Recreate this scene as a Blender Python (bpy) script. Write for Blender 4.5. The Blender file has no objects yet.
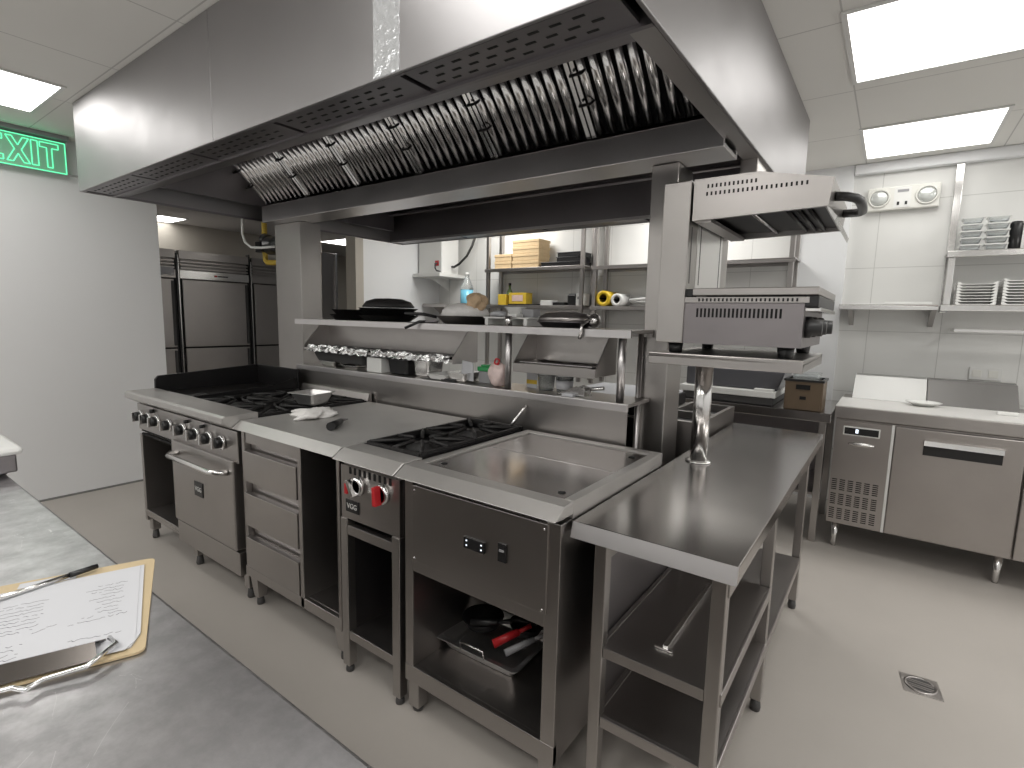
import bpy, bmesh, math, random
from mathutils import Vector, Matrix
random.seed(7)
PI = math.pi
scene = bpy.context.scene
COL = scene.collection

# ------------------------------------------------------------------ materials
MATS = {}
def new_mat(name):
    m = bpy.data.materials.new(name); m.use_nodes = True
    nt = m.node_tree
    b = nt.nodes['Principled BSDF']
    MATS[name] = m
    return m, nt, b
def N(nt, t, **kw):
    n = nt.nodes.new(t)
    for k, v in kw.items():
        setattr(n, k, v)
    return n
def plain(name, col, rough=.5, metal=0., noise=0., nscale=8., bump=0., bscale=60., spec=None, trans=0., coat=0., emit=None, estr=0.):
    m, nt, b = new_mat(name)
    b.inputs['Base Color'].default_value = (*col, 1)
    b.inputs['Roughness'].default_value = rough
    b.inputs['Metallic'].default_value = metal
    if spec is not None: b.inputs['Specular IOR Level'].default_value = spec
    if trans: b.inputs['Transmission Weight'].default_value = trans
    if coat: b.inputs['Coat Weight'].default_value = coat
    if emit:
        b.inputs['Emission Color'].default_value = (*emit, 1)
        b.inputs['Emission Strength'].default_value = estr
    if noise or bump:
        tc = N(nt, 'ShaderNodeTexCoord')
    if noise:
        nz = N(nt, 'ShaderNodeTexNoise'); nz.inputs['Scale'].default_value = nscale; nz.inputs['Detail'].default_value = 5
        nt.links.new(tc.outputs['Object'], nz.inputs['Vector'])
        mx = N(nt, 'ShaderNodeMix', data_type='RGBA')
        a = tuple(max(0, c*(1-noise)) for c in col); c2 = tuple(min(1, c*(1+noise)) for c in col)
        mx.inputs['A'].default_value = (*a, 1); mx.inputs['B'].default_value = (*c2, 1)
        nt.links.new(nz.outputs['Fac'], mx.inputs['Factor'])
        nt.links.new(mx.outputs['Result'], b.inputs['Base Color'])
    if bump:
        n2 = N(nt, 'ShaderNodeTexNoise'); n2.inputs['Scale'].default_value = bscale; n2.inputs['Detail'].default_value = 3
        nt.links.new(tc.outputs['Object'], n2.inputs['Vector'])
        bp = N(nt, 'ShaderNodeBump'); bp.inputs['Strength'].default_value = bump; bp.inputs['Distance'].default_value = .01
        nt.links.new(n2.outputs['Fac'], bp.inputs['Height']); nt.links.new(bp.outputs['Normal'], b.inputs['Normal'])
    return m
def steel(name, col=(.56, .55, .54), r0=.22, r1=.42, brush=(1, 60, 60), blotch=.12, wave=.0, scratch=False, metal=1.):
    """brushed stainless steel: directional grain in the roughness, faint smears in the colour"""
    m, nt, b = new_mat(name)
    b.inputs['Metallic'].default_value = metal
    tc = N(nt, 'ShaderNodeTexCoord')
    mp = N(nt, 'ShaderNodeMapping'); mp.inputs['Scale'].default_value = brush
    nt.links.new(tc.outputs['Object'], mp.inputs['Vector'])
    nz = N(nt, 'ShaderNodeTexNoise'); nz.inputs['Scale'].default_value = 6; nz.inputs['Detail'].default_value = 4
    nt.links.new(mp.outputs['Vector'], nz.inputs['Vector'])
    sm = N(nt, 'ShaderNodeTexNoise'); sm.inputs['Scale'].default_value = 3.5; sm.inputs['Detail'].default_value = 6
    nt.links.new(tc.outputs['Object'], sm.inputs['Vector'])
    ha = N(nt, 'ShaderNodeMath', operation='MULTIPLY_ADD'); nt.links.new(nz.outputs['Fac'], ha.inputs[0]); ha.inputs[1].default_value = .25; ha.inputs[2].default_value = .375
    ad = N(nt, 'ShaderNodeMath', operation='ADD'); nt.links.new(ha.outputs[0], ad.inputs[0]); nt.links.new(sm.outputs['Fac'], ad.inputs[1])
    mr = N(nt, 'ShaderNodeMapRange'); mr.inputs['From Min'].default_value = .6; mr.inputs['From Max'].default_value = 1.4
    mr.inputs['To Min'].default_value = r0; mr.inputs['To Max'].default_value = r1
    nt.links.new(ad.outputs[0], mr.inputs['Value']); nt.links.new(mr.outputs['Result'], b.inputs['Roughness'])
    mx = N(nt, 'ShaderNodeMix', data_type='RGBA')
    mx.inputs['A'].default_value = (*[c*(1-blotch) for c in col], 1); mx.inputs['B'].default_value = (*[min(1, c*(1+blotch)) for c in col], 1)
    nt.links.new(sm.outputs['Fac'], mx.inputs['Factor']); nt.links.new(mx.outputs['Result'], b.inputs['Base Color'])
    last = None
    if wave:
        wv = N(nt, 'ShaderNodeTexNoise'); wv.inputs['Scale'].default_value = 1.6; wv.inputs['Detail'].default_value = 1
        nt.links.new(tc.outputs['Object'], wv.inputs['Vector'])
        b2 = N(nt, 'ShaderNodeBump'); b2.inputs['Strength'].default_value = wave; b2.inputs['Distance'].default_value = .05
        nt.links.new(wv.outputs['Fac'], b2.inputs['Height']); last = b2
    if scratch:
        n4 = N(nt, 'ShaderNodeTexNoise'); n4.inputs['Scale'].default_value = 19; n4.inputs['Detail'].default_value = 9; n4.inputs['Roughness'].default_value = .65
        nt.links.new(tc.outputs['Object'], n4.inputs['Vector'])
        r4 = N(nt, 'ShaderNodeMapRange'); r4.inputs['From Min'].default_value = .38; r4.inputs['From Max'].default_value = .66
        nt.links.new(n4.outputs['Fac'], r4.inputs['Value'])
        m4 = N(nt, 'ShaderNodeMix', data_type='RGBA'); m4.inputs['A'].default_value = (*[c*.8 for c in col], 1); m4.inputs['B'].default_value = (*[min(1, c*1.12) for c in col], 1)
        nt.links.new(r4.outputs['Result'], m4.inputs['Factor'])
        # long wandering scratches
        wv = N(nt, 'ShaderNodeTexNoise'); wv.inputs['Scale'].default_value = 2.5; nt.links.new(tc.outputs['Object'], wv.inputs['Vector'])
        vm = N(nt, 'ShaderNodeVectorMath', operation='MULTIPLY_ADD'); nt.links.new(wv.outputs['Color'], vm.inputs[0]); vm.inputs[1].default_value = (.35, .35, 0); nt.links.new(tc.outputs['Object'], vm.inputs[2])
        mp2 = N(nt, 'ShaderNodeMapping'); mp2.inputs['Scale'].default_value = (1.2, 5.5, 1); mp2.inputs['Rotation'].default_value = (0, 0, .6)
        nt.links.new(vm.outputs['Vector'], mp2.inputs['Vector'])
        vo = N(nt, 'ShaderNodeTexVoronoi', feature='DISTANCE_TO_EDGE'); vo.inputs['Scale'].default_value = 4.; nt.links.new(mp2.outputs['Vector'], vo.inputs['Vector'])
        lt = N(nt, 'ShaderNodeMath', operation='LESS_THAN'); nt.links.new(vo.outputs['Distance'], lt.inputs[0]); lt.inputs[1].default_value = .0025
        gt = N(nt, 'ShaderNodeMath', operation='GREATER_THAN'); nt.links.new(sm.outputs['Fac'], gt.inputs[0]); gt.inputs[1].default_value = .54
        mu0 = N(nt, 'ShaderNodeMath', operation='MULTIPLY'); nt.links.new(lt.outputs[0], mu0.inputs[0]); nt.links.new(gt.outputs[0], mu0.inputs[1])
        g2 = N(nt, 'ShaderNodeMath', operation='GREATER_THAN'); nt.links.new(n4.outputs['Fac'], g2.inputs[0]); g2.inputs[1].default_value = .5
        mu = N(nt, 'ShaderNodeMath', operation='MULTIPLY'); nt.links.new(mu0.outputs[0], mu.inputs[0]); nt.links.new(g2.outputs[0], mu.inputs[1])
        m5 = N(nt, 'ShaderNodeMix', data_type='RGBA'); nt.links.new(mu.outputs[0], m5.inputs['Factor']); nt.links.new(m4.outputs['Result'], m5.inputs['A']); m5.inputs['B'].default_value = (.68, .67, .67, 1)
        nt.links.new(m5.outputs['Result'], b.inputs['Base Color'])
        r5 = N(nt, 'ShaderNodeMapRange'); r5.inputs['To Min'].default_value = r1; r5.inputs['To Max'].default_value = r0
        nt.links.new(n4.outputs['Fac'], r5.inputs['Value']); nt.links.new(r5.outputs['Result'], b.inputs['Roughness'])
        b3 = N(nt, 'ShaderNodeBump'); b3.inputs['Strength'].default_value = .1; b3.inputs['Distance'].default_value = .004
        nt.links.new(n4.outputs['Fac'], b3.inputs['Height'])
        if last is not None: nt.links.new(last.outputs['Normal'], b3.inputs['Normal'])
        last = b3
    if last is not None: nt.links.new(last.outputs['Normal'], b.inputs['Normal'])
    return m
def tiled(name, col, pitch, line, axes, rough=.4, off=(0, 0), lw=.004, bump=.3, noise=.03):
    """plain wall / ceiling board with thin joint lines; axes = the two world axes of the grid"""
    m, nt, b = new_mat(name)
    b.inputs['Roughness'].default_value = rough
    tc = N(nt, 'ShaderNodeTexCoord'); sp = N(nt, 'ShaderNodeSeparateXYZ'); nt.links.new(tc.outputs['Object'], sp.inputs[0])
    masks = []
    for k, ax in enumerate(axes):
        a = N(nt, 'ShaderNodeMath', operation='ADD'); nt.links.new(sp.outputs[ax], a.inputs[0]); a.inputs[1].default_value = off[k]+1000*pitch[k]
        md = N(nt, 'ShaderNodeMath', operation='MODULO'); nt.links.new(a.outputs[0], md.inputs[0]); md.inputs[1].default_value = pitch[k]
        lt = N(nt, 'ShaderNodeMath', operation='LESS_THAN'); nt.links.new(md.outputs[0], lt.inputs[0]); lt.inputs[1].default_value = lw
        masks.append(lt)
    mxx = N(nt, 'ShaderNodeMath', operation='MAXIMUM'); nt.links.new(masks[0].outputs[0], mxx.inputs[0]); nt.links.new(masks[1].outputs[0], mxx.inputs[1])
    nz = N(nt, 'ShaderNodeTexNoise'); nz.inputs['Scale'].default_value = 2.2; nz.inputs['Detail'].default_value = 4
    nt.links.new(tc.outputs['Object'], nz.inputs['Vector'])
    m1 = N(nt, 'ShaderNodeMix', data_type='RGBA')
    m1.inputs['A'].default_value = (*[c*(1-noise) for c in col], 1); m1.inputs['B'].default_value = (*[min(1, c*(1+noise)) for c in col], 1)
    nt.links.new(nz.outputs['Fac'], m1.inputs['Factor'])
    m2 = N(nt, 'ShaderNodeMix', data_type='RGBA'); nt.links.new(mxx.outputs[0], m2.inputs['Factor'])
    nt.links.new(m1.outputs['Result'], m2.inputs['A']); m2.inputs['B'].default_value = (*line, 1)
    nt.links.new(m2.outputs['Result'], b.inputs['Base Color'])
    return m

ST = steel('stainless_steel', (.42, .398, .385), .282, .36, (1.5, 1.5, 22))
ST_V = steel('stainless_steel_upright_grain', (.43, .41, .395), .282, .36, (22, 22, 1.5))
ST_TOP = steel('stainless_worktop', (.43, .41, .40), .16, .25, (3, 3, 3), .16, .0)
ST_TOP2 = steel('smeared_stainless_worktop', (.46, .45, .435), .32, .5, (3, 3, 3), .25, metal=.5)
ST_CNT = steel('worn_stainless_counter', (.50, .49, .50), .285, .44, (4, 50, 4), .3, .03, True)
ST_HOOD = steel('hood_sheet_steel', (.39, .38, .385), .4, .54, (1.2, 30, 1.2), .08, .14)
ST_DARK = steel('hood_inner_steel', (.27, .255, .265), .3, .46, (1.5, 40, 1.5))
ST_FR = steel('fridge_steel', (.40, .375, .36), .285, .38, (20, 20, 1.2), .12)
ST_LT = steel('pale_steel_and_lit_edges', (.62, .6, .6), .285, .38, (1.5, 1.5, 20))  # pale steel; on edges and lips its tone paints in caught light
ST_TRAY = steel('bright_tray_steel', (.82, .81, .8), .29, .4, (3, 3, 3), .05)  # brightened to stand in for light reaching the tray in its bay
ST_NOSE = steel('lit_nosing_steel', (.47, .455, .44), .3, .42, (1.5, 6, 6), .15, metal=.65)  # paler, less metallic copy paints the light on the nosings
ST_GRILL = steel('grill_casing_steel', (.27, .25, .255), .29, .38, (22, 22, 1.5))
ST_PALE = steel('lit_top_steel', (.78, .77, .75), .32, .45, (3, 3, 3), .06, metal=.35)  # pale copy of the steel paints light on the prep refrigerator top
ST_LID = steel('satin_lid_steel', (.5, .5, .49), .42, .55, (60, 2, 2), .08)
ST_BR = steel('polished_steel', (.72, .71, .7), .12, .24, (2, 2, 40), .05)
ST_FILT = steel('baffle_steel', (.9, .89, .89), .12, .22, (40, 2, 2), .12)
CHROME = plain('chrome', (.8, .8, .8), .1, 1.)
IRON = plain('cast_iron', (.018, .017, .017), .55, .2, .3, 20, .25, 80)
BLACKST = plain('blackened_steel', (.02, .019, .02), .42, .6, .35, 6)
BLACK = plain('black_plastic', (.012, .012, .013), .35)
BLACK_M = plain('black_matte', (.015, .015, .016), .7)
DKGREY = plain('dark_grey_paint', (.06, .058, .058), .45)
HOLE = plain('slot_dark', (.008, .008, .008), .9)
RED = plain('red_plastic', (.5, .02, .025), .35)
WHITE_P = plain('white_plastic', (.75, .75, .73), .35)
WHITE_GL = plain('white_glazed_ceramic', (.8, .8, .78), .15, coat=.3)
CREAM = plain('cream_plastic', (.74, .735, .69), .4)
PAPER = plain('paper', (.55, .555, .58), .8)
INK = plain('ink', (.06, .06, .08), .7)
KRAFT = plain('clipboard_hardboard', (.52, .41, .25), .55, 0, .12, 14)
CARD = plain('tan_cardboard', (.58, .43, .25), .75, 0, .1, 20)
CRATE = plain('brown_crate_plastic', (.13, .092, .058), .5, 0, .1, 8)
YELLOW = plain('yellow_plastic', (.8, .55, .03), .4)
YELLOW2 = plain('yellow_packaging', (.72, .5, .05), .4, 0, .15, 25)
PINK = plain('pale_pink_label', (.75, .55, .5), .5)
GREEN_P = plain('green_plastic', (.03, .3, .09), .4)
BOTGREEN = plain('green_bottle_glass', (.12, .2, .05), .1)
BLUE_L = plain('blue_cleaning_liquid', (.2, .58, .78), .15)
CLEAR = plain('clear_plastic', (.9, .93, .93), .12, trans=.85)
FOIL = plain('aluminium_foil', (.82, .82, .82), .25, 1., 0, 8, .5, 60)
CLOTH = plain('white_cloth', (.84, .82, .8), .9, 0, .08, 30, .5, 120)
TOWEL = plain('tan_cloth_bundle', (.62, .45, .29), .85, 0, .35, 28, .4, 90)
BAGMAT = plain('cloudy_plastic_bag', (.75, .6, .57), .3, 0, .25, 40, .4, 60)
RUBBER = plain('black_cable', (.02, .02, .02), .5)
GASPIPE = plain('yellow_gas_pipe', (.52, .36, .05), .45)
GREYPL = plain('grey_plastic', (.3, .3, .31), .4)
LAVSTONE = plain('oil_dark_plate', (.03, .028, .028), .3, .7, .4, 9)
LCDM = plain('display_glow', (.02, .02, .02), .3, emit=(.8, .9, 1), estr=1.2)
GREEN_E = plain('green_edge_light', (.05, .5, .2), .4, emit=(.16, 1, .5), estr=.75)
GREEN_A = plain('green_acrylic', (.25, .42, .31), .25, emit=(.07, .3, .15), estr=.18)
LAMP_SOFT = plain('led_panel_diffuser_dim', (.9, .9, .9), .6, emit=(1, .985, .95), estr=2.3)
LAMP_FILL = plain('led_panel_added_fill', (.9, .9, .9), .6, emit=(1, .985, .95), estr=6.5)  # for fill panels added out of view
LAMP_AISLE_FILL = plain('led_panel_aisle_fill', (.9, .9, .9), .6, emit=(1, .985, .95), estr=8.)  # for fill panels added behind the hood
LAMP = plain('led_panel_diffuser', (.9, .9, .9), .6, emit=(1, .985, .95), estr=4.0)
DKLID = plain('unlit_lid_steel', (.16, .155, .15), .4, .5)
ALUF = plain('white_painted_metal', (.72, .72, .7), .45)
FILM = plain('protective_film', (.8, .82, .84), .16, .7, .1, 30, .6, 40)

CEIL = tiled('ceiling_boards', (.80, .79, .76), (.745, .745), (.55, .54, .52), (0, 1), .8, (.27, -.295), .007)
CEILP = plain('plastered_ceiling', (.60, .585, .57), .85, 0, .03, 2)
WALLT = tiled('white_wall_panels', (.74, .74, .72), (.43, .47), (.55, .55, .53), (0, 2), .38, (.155, .055), .005)
WALLW = plain('white_wall_paint', (.82, .83, .84), .45, 0, .02, 2)
WALLL = plain('white_panel_partition', (.78, .78, .785), .5, 0, .03, 1.5)
WALLB = plain('beige_wall', (.5, .465, .41), .6, 0, .04, 1.5)
FLOORM = plain('grey_beige_floor_coating', (.42, .39, .36), .5, 0, .09, 2.2, .04, 30)

# ------------------------------------------------------------------ mesh builder
class MB:
    def __init__(s):
        s.v = []; s.f = []; s.mi = []; s.sm = []; s.mats = []; s.cur = 0
    def use(s, mat):
        if mat not in s.mats: s.mats.append(mat)
        s.cur = s.mats.index(mat); return s
    def add(s, verts, faces, smooth=False):
        o = len(s.v); s.v += [tuple(v) for v in verts]
        for f in faces:
            s.f.append(tuple(i+o for i in f)); s.mi.append(s.cur); s.sm.append(smooth)
        return s
    def box(s, x0, x1, y0, y1, z0, z1):
        x0, x1 = min(x0, x1), max(x0, x1); y0, y1 = min(y0, y1), max(y0, y1); z0, z1 = min(z0, z1), max(z0, z1)
        v = [(x, y, z) for z in (z0, z1) for y in (y0, y1) for x in (x0, x1)]
        return s.add(v, [(0, 2, 3, 1), (4, 5, 7, 6), (0, 1, 5, 4), (2, 6, 7, 3), (0, 4, 6, 2), (1, 3, 7, 5)])
    def hexa(s, b, t):
        """b, t: four bottom and four top corners, counter-clockwise from above"""
        return s.add(list(b)+list(t), [(3, 2, 1, 0), (4, 5, 6, 7), (0, 1, 5, 4), (1, 2, 6, 5), (2, 3, 7, 6), (3, 0, 4, 7)])
    def prism(s, pts, axis, a, b):
        """2-D outline swept along axis from a to b (0: pts=(y,z), 1: pts=(x,z), 2: pts=(x,y))"""
        def P(p, t): return {0: (t, p[0], p[1]), 1: (p[0], t, p[1]), 2: (p[0], p[1], t)}[axis]
        n = len(pts); v = [P(p, a) for p in pts]+[P(p, b) for p in pts]
        f = [tuple(range(n)), tuple(range(2*n-1, n-1, -1))]+[(i, n+i, n+(i+1) % n, (i+1) % n) for i in range(n)]
        return s.add(v, f)
    def rod(s, p, q, r, seg=12, r2=None, caps=True, smooth=True):
        p = Vector(p); q = Vector(q); d = (q-p).normalized()
        a = d.orthogonal().normalized(); b = d.cross(a); r2 = r if r2 is None else r2
        v = []
        for c, rr in ((p, r), (q, r2)):
            for i in range(seg):
                t = 2*PI*i/seg; v.append(c+a*math.cos(t)*rr+b*math.sin(t)*rr)
        f = [(i, (i+1) % seg, seg+(i+1) % seg, seg+i) for i in range(seg)]
        s.add(v, f, smooth)
        if caps:
            o = len(s.v)-2*seg
            s.f.append(tuple(o+i for i in reversed(range(seg)))); s.mi.append(s.cur); s.sm.append(False)
            s.f.append(tuple(o+seg+i for i in range(seg))); s.mi.append(s.cur); s.sm.append(False)
        return s
    def tube(s, pts, r, seg=8):
        """a bent round bar"""
        P = [Vector(p) for p in pts]; n = len(P); rings = []
        up = None
        for i in range(n):
            d = (P[min(i+1, n-1)]-P[max(i-1, 0)]).normalized()
            if up is None: up = d.orthogonal().normalized()
            up = (up-d*up.dot(d)).normalized(); b = d.cross(up)
            rings.append([P[i]+up*math.cos(2*PI*k/seg)*r+b*math.sin(2*PI*k/seg)*r for k in range(seg)])
        v = [q for g in rings for q in g]
        f = [(i*seg+k, i*seg+(k+1) % seg, (i+1)*seg+(k+1) % seg, (i+1)*seg+k) for i in range(n-1) for k in range(seg)]
        s.add(v, f, True)
        o = len(s.v)-len(v)
        for base, rev in ((o, True), (o+(n-1)*seg, False)):
            idx = [base+k for k in range(seg)]
            s.f.append(tuple(reversed(idx) if rev else idx)); s.mi.append(s.cur); s.sm.append(False)
        return s
    def lathe(s, prof, c, seg=28, axis='z', sx=1., sy=1., caps=True):
        """prof: list of (radius, height) turned about the axis through c"""
        n = len(prof); v = []
        for (r, h) in prof:
            for k in range(seg):
                t = 2*PI*k/seg; x = math.cos(t)*r*sx; y = math.sin(t)*r*sy
                v.append({'z': (c[0]+x, c[1]+y, c[2]+h), 'y': (c[0]+x, c[1]+h, c[2]-y), 'x': (c[0]+h, c[1]+x, c[2]+y)}[axis])
        f = [(i*seg+k, i*seg+(k+1) % seg, (i+1)*seg+(k+1) % seg, (i+1)*seg+k) for i in range(n-1) for k in range(seg)]
        s.add(v, f, True)
        o = len(s.v)-len(v)
        if caps and prof[0][0] > 1e-4: s.f.append(tuple(o+k for k in reversed(range(seg)))); s.mi.append(s.cur); s.sm.append(False)
        if caps and prof[-1][0] > 1e-4: s.f.append(tuple(o+(n-1)*seg+k for k in range(seg))); s.mi.append(s.cur); s.sm.append(False)
        return s
    def pan(s, cx, cy, z0, w, d, h, t=.003, taper=.012, rim=.012):
        """open rectangular pan with sloping walls, a thickness and a flat rim"""
        def ring(hw, hd, z, r=.02, k=4):
            o = []
            for qx, qy, a0 in ((1, 1, 0), (-1, 1, 90), (-1, -1, 180), (1, -1, 270)):
                for i in range(k+1):
                    a = math.radians(a0+90*i/k); o.append((cx+qx*(hw-r)+math.cos(a)*r, cy+qy*(hd-r)+math.sin(a)*r, z))
            return o
        W, D = w/2, d/2
        rings = [ring(W-taper-.006, D-taper-.006, z0), ring(W-taper, D-taper, z0+.008), ring(W, D, z0+h-t), ring(W+rim, D+rim, z0+h-t), ring(W+rim, D+rim, z0+h),
                 ring(W-t, D-t, z0+h), ring(W-taper-t, D-taper-t, z0+.01), ring(W-taper-.01-t, D-taper-.01-t, z0+t)]
        n = len(rings[0]); v = [p for r_ in rings for p in r_]
        f = [(i*n+k, i*n+(k+1) % n, (i+1)*n+(k+1) % n, (i+1)*n+k) for i in range(len(rings)-1) for k in range(n)]
        f += [tuple(reversed(range(n))), tuple((len(rings)-1)*n+k for k in range(n))]
        return s.add(v, f)
    def blob(s, c, rx, ry, rz, seed=0, amp=.2, nu=18, nv=10, flat=None):
        rnd = random.Random(seed); ph = [rnd.uniform(0, 6.28) for _ in range(8)]
        v = []
        for j in range(nv+1):
            th = PI*j/nv
            for i in range(nu):
                t = 2*PI*i/nu
                k = 1+amp*(math.sin(3*t+ph[0]+2*th)*.5+math.sin(5*t+ph[1])*math.sin(3*th+ph[2])*.5+math.sin(7*t+4*th+ph[3])*.35)*math.sin(th)
                z = math.cos(th)*rz*k
                if flat is not None: z = max(z, flat)
                v.append((c[0]+math.sin(th)*math.cos(t)*rx*k, c[1]+math.sin(th)*math.sin(t)*ry*k, c[2]+z))
        f = [(j*nu+i, (j+1)*nu+i, (j+1)*nu+(i+1) % nu, j*nu+(i+1) % nu) for j in range(nv) for i in range(nu)]
        return s.add(v, f, True)
    def build(s, name, mat=None, parent=None, bevel=0., off=(0, 0, 0), seg=2):
        me = bpy.data.meshes.new(name)
        me.from_pydata([(v[0]-off[0], v[1]-off[1], v[2]-off[2]) for v in s.v], [], s.f)
        mats = s.mats if s.mats else [mat]
        for m in mats: me.materials.append(m)
        for p, i, sm in zip(me.polygons, s.mi, s.sm):
            p.material_index = i; p.use_smooth = sm
        bm = bmesh.new(); bm.from_mesh(me)
        bmesh.ops.remove_doubles(bm, verts=bm.verts, dist=1e-6)
        if len(bm.faces) > 1: bmesh.ops.recalc_face_normals(bm, faces=bm.faces)
        bm.to_mesh(me); bm.free()
        o = bpy.data.objects.new(name, me); COL.objects.link(o)
        if parent is not None: o.parent = parent
        if bevel:
            b = o.modifiers.new('edge', 'BEVEL'); b.width = bevel; b.segments = seg; b.limit_method = 'ANGLE'; b.angle_limit = math.radians(40)
        return o

def placed(mb, rotm, loc):
    mb.v = [tuple(rotm @ Vector(v)+Vector(loc)) for v in mb.v]; return mb
def tag(o, label=None, cat=None, group=None, kind=None):
    if label: o['label'] = label
    if cat: o['category'] = cat
    if group: o['group'] = group
    if kind: o['kind'] = kind
    return o
class Thing:
    """an Empty at the thing's base; parts are built in world coordinates around it"""
    def __init__(s, name, label, cat, loc, group=None):
        s.o = bpy.data.objects.new(name, None); s.o.empty_display_size = .05; COL.objects.link(s.o)
        s.loc = Vector(loc); s.o.location = loc; tag(s.o, label, cat, group)
    def part(s, name, mb, mat=None, parent=None, bevel=0., label=None, seg=2):
        o = mb.build(name, mat, parent or s.o, bevel, s.loc, seg)
        if label: o['label'] = label
        return o
def single(name, label, cat, mb, mat=None, base=(0, 0, 0), group=None, bevel=0., seg=2):
    o = mb.build(name, mat, None, bevel, base, seg); o.location = base
    return tag(o, label, cat, group)
def struct(name, mb, mat=None, bevel=0.):
    o = mb.build(name, mat, None, bevel); o['kind'] = 'structure'; return o
def dup(root, loc, rotz=None, label=None, group=None):
    r = root.copy(); COL.objects.link(r); r.location = loc
    if rotz is not None: r.rotation_euler = (0, 0, rotz)
    if label: r['label'] = label
    if group: r['group'] = group
    for ch in list(root.children):
        c = ch.copy(); COL.objects.link(c); c.parent = r
        for g in list(ch.children):
            d = g.copy(); COL.objects.link(d); d.parent = c
    return r
B = lambda *a: MB().box(*a)
def text_mb(txt, size, fn, depth=.001):
    """letters as small meshes; fn maps (u, v, w) of the lettering plane to the world"""
    cu = bpy.data.curves.new('lettering', 'FONT'); cu.body = txt; cu.size = size; cu.extrude = depth; cu.align_x = 'CENTER'; cu.align_y = 'CENTER'
    ob = bpy.data.objects.new('lettering', cu); COL.objects.link(ob)
    dg = bpy.context.evaluated_depsgraph_get(); dg.update()
    me = bpy.data.meshes.new_from_object(ob.evaluated_get(dg))
    mb = MB(); mb.add([fn(*v.co) for v in me.vertices], [tuple(p.vertices) for p in me.polygons])
    bpy.data.objects.remove(ob); bpy.data.meshes.remove(me); bpy.data.curves.remove(cu)
    return mb

# ------------------------------------------------------------------ camera (solved from the vanishing lines)
H = 1.40
Mc = [[.8083, .0928, -.5814], [.5884, -.0898, .8036], [.0224, -.9916, -.1272]]
a = Vector((723, 83, -520)).normalized(); b_ = Vector((380, -58, 520)); b_ = (b_-a*a.dot(b_)).normalized(); u_ = a.cross(b_)
R = Matrix((a, b_, u_))                       # rows: world axes seen from the camera (x right, y down, z forward)
cam_d = bpy.data.cameras.new('camera'); cam_d.sensor_width = 36; cam_d.lens = 520/1024*36; cam_d.clip_start = .02
cam = bpy.data.objects.new('camera', cam_d); COL.objects.link(cam); scene.camera = cam
cx, cy, cz = R @ Vector((1, 0, 0)), R @ Vector((0, -1, 0)), R @ Vector((0, 0, -1))
cam.matrix_world = Matrix(((cx.x, cy.x, cz.x, 0), (cx.y, cy.y, cz.y, 0), (cx.z, cy.z, cz.z, H), (0, 0, 0, 1)))

# ------------------------------------------------------------------ the room
ZC = 2.58
struct('floor', B(-8.2, 2.4, -2.2, 6.6, -.06, 0), FLOORM)
struct('ceiling', B(-4.97, 2.4, -2.2, 4.9, ZC, ZC+.06), CEIL)
struct('ceiling_2', B(-8.2, -4.97, -2.2, 6.6, 2.42, 2.48), CEILP)
YB = 4.8
struct('wall_back', B(-4.63, 2.4, YB, YB+.1, 0, ZC), WALLT)
struct('trim_1', B(-.66, -.335, YB-.045, YB, 0, ZC), WALLW)
struct('trim_2', B(-.335, 2.4, YB-.06, YB, ZC-.075, ZC), WALLW, .01)
struct('wall_back_side', B(-4.75, -4.63, 3.6, 6.6, 0, ZC), WALLW)
struct('trim_3', B(-4.76, -4.6, 3.52, 3.62, 0, ZC), WALLB)
struct('wall_left', B(-4.97, -4.87, -2.2, 1.805, 0, ZC), WALLL)
struct('trim_4', B(-4.87, -4.862, -2.2, 1.805, 2.335, 2.345), plain('joint_cover', (.5, .5, .5), .5))
struct('baseboard_left', B(-4.87, -4.858, -2.2, 1.805, 0, .012), plain('sealant', (.2, .2, .19), .6))
struct('wall_right', B(2.3, 2.4, -2.2, 4.8, 0, ZC), WALLW)
struct('wall_front', B(-8.2, 2.4, -2.3, -2.2, 0, ZC), WALLW)
struct('wall_far_left', B(-8.2, -8.1, -2.2, 6.6, 0, 2.42), WALLB)
struct('wall_alcove', B(-7.1, -7.0, 1.2, 4.75, 0, 2.42), WALLB)
struct('wall_far_back', B(-8.2, -4.63, 6.5, 6.6, 0, 2.42), WALLW)

# recessed LED panels
def led(x0, x1, y0, y1, z, label, w=.02, mat=None):
    t = Thing('ceiling_light', label, 'ceiling light', ((x0+x1)/2, (y0+y1)/2, z-.004), 'recessed square ceiling lights')
    fr = MB(); zt, zb = z-.0005, z-.008
    fr.box(x0-w, x1+w, y0-w, y0, zb, zt).box(x0-w, x1+w, y1, y1+w, zb, zt).box(x0-w, x0, y0, y1, zb, zt).box(x1, x1+w, y0, y1, zb, zt)
    t.part('frame', fr, ALUF)
    t.part('diffuser', MB().add([(x0, y0, z-.005), (x0, y1, z-.005), (x1, y1, z-.005), (x1, y0, z-.005)], [(0, 1, 2, 3)]), mat or LAMP)
led(-.255, .395, 3.93, 4.60, ZC, 'bright square ceiling light just in front of the back wall above the twin-lamp unit', mat=LAMP_SOFT)
led(-.25, .395, 2.47, 3.16, ZC, 'bright square ceiling light cut by the top edge, second from the back wall', mat=LAMP_SOFT)
led(-4.36, -3.74, .32, .965, ZC, 'bright ceiling light beside the green exit sign')
led(-1.4, -.75, .15, .82, ZC, 'ceiling light over the edge of the foreground counter')
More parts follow.
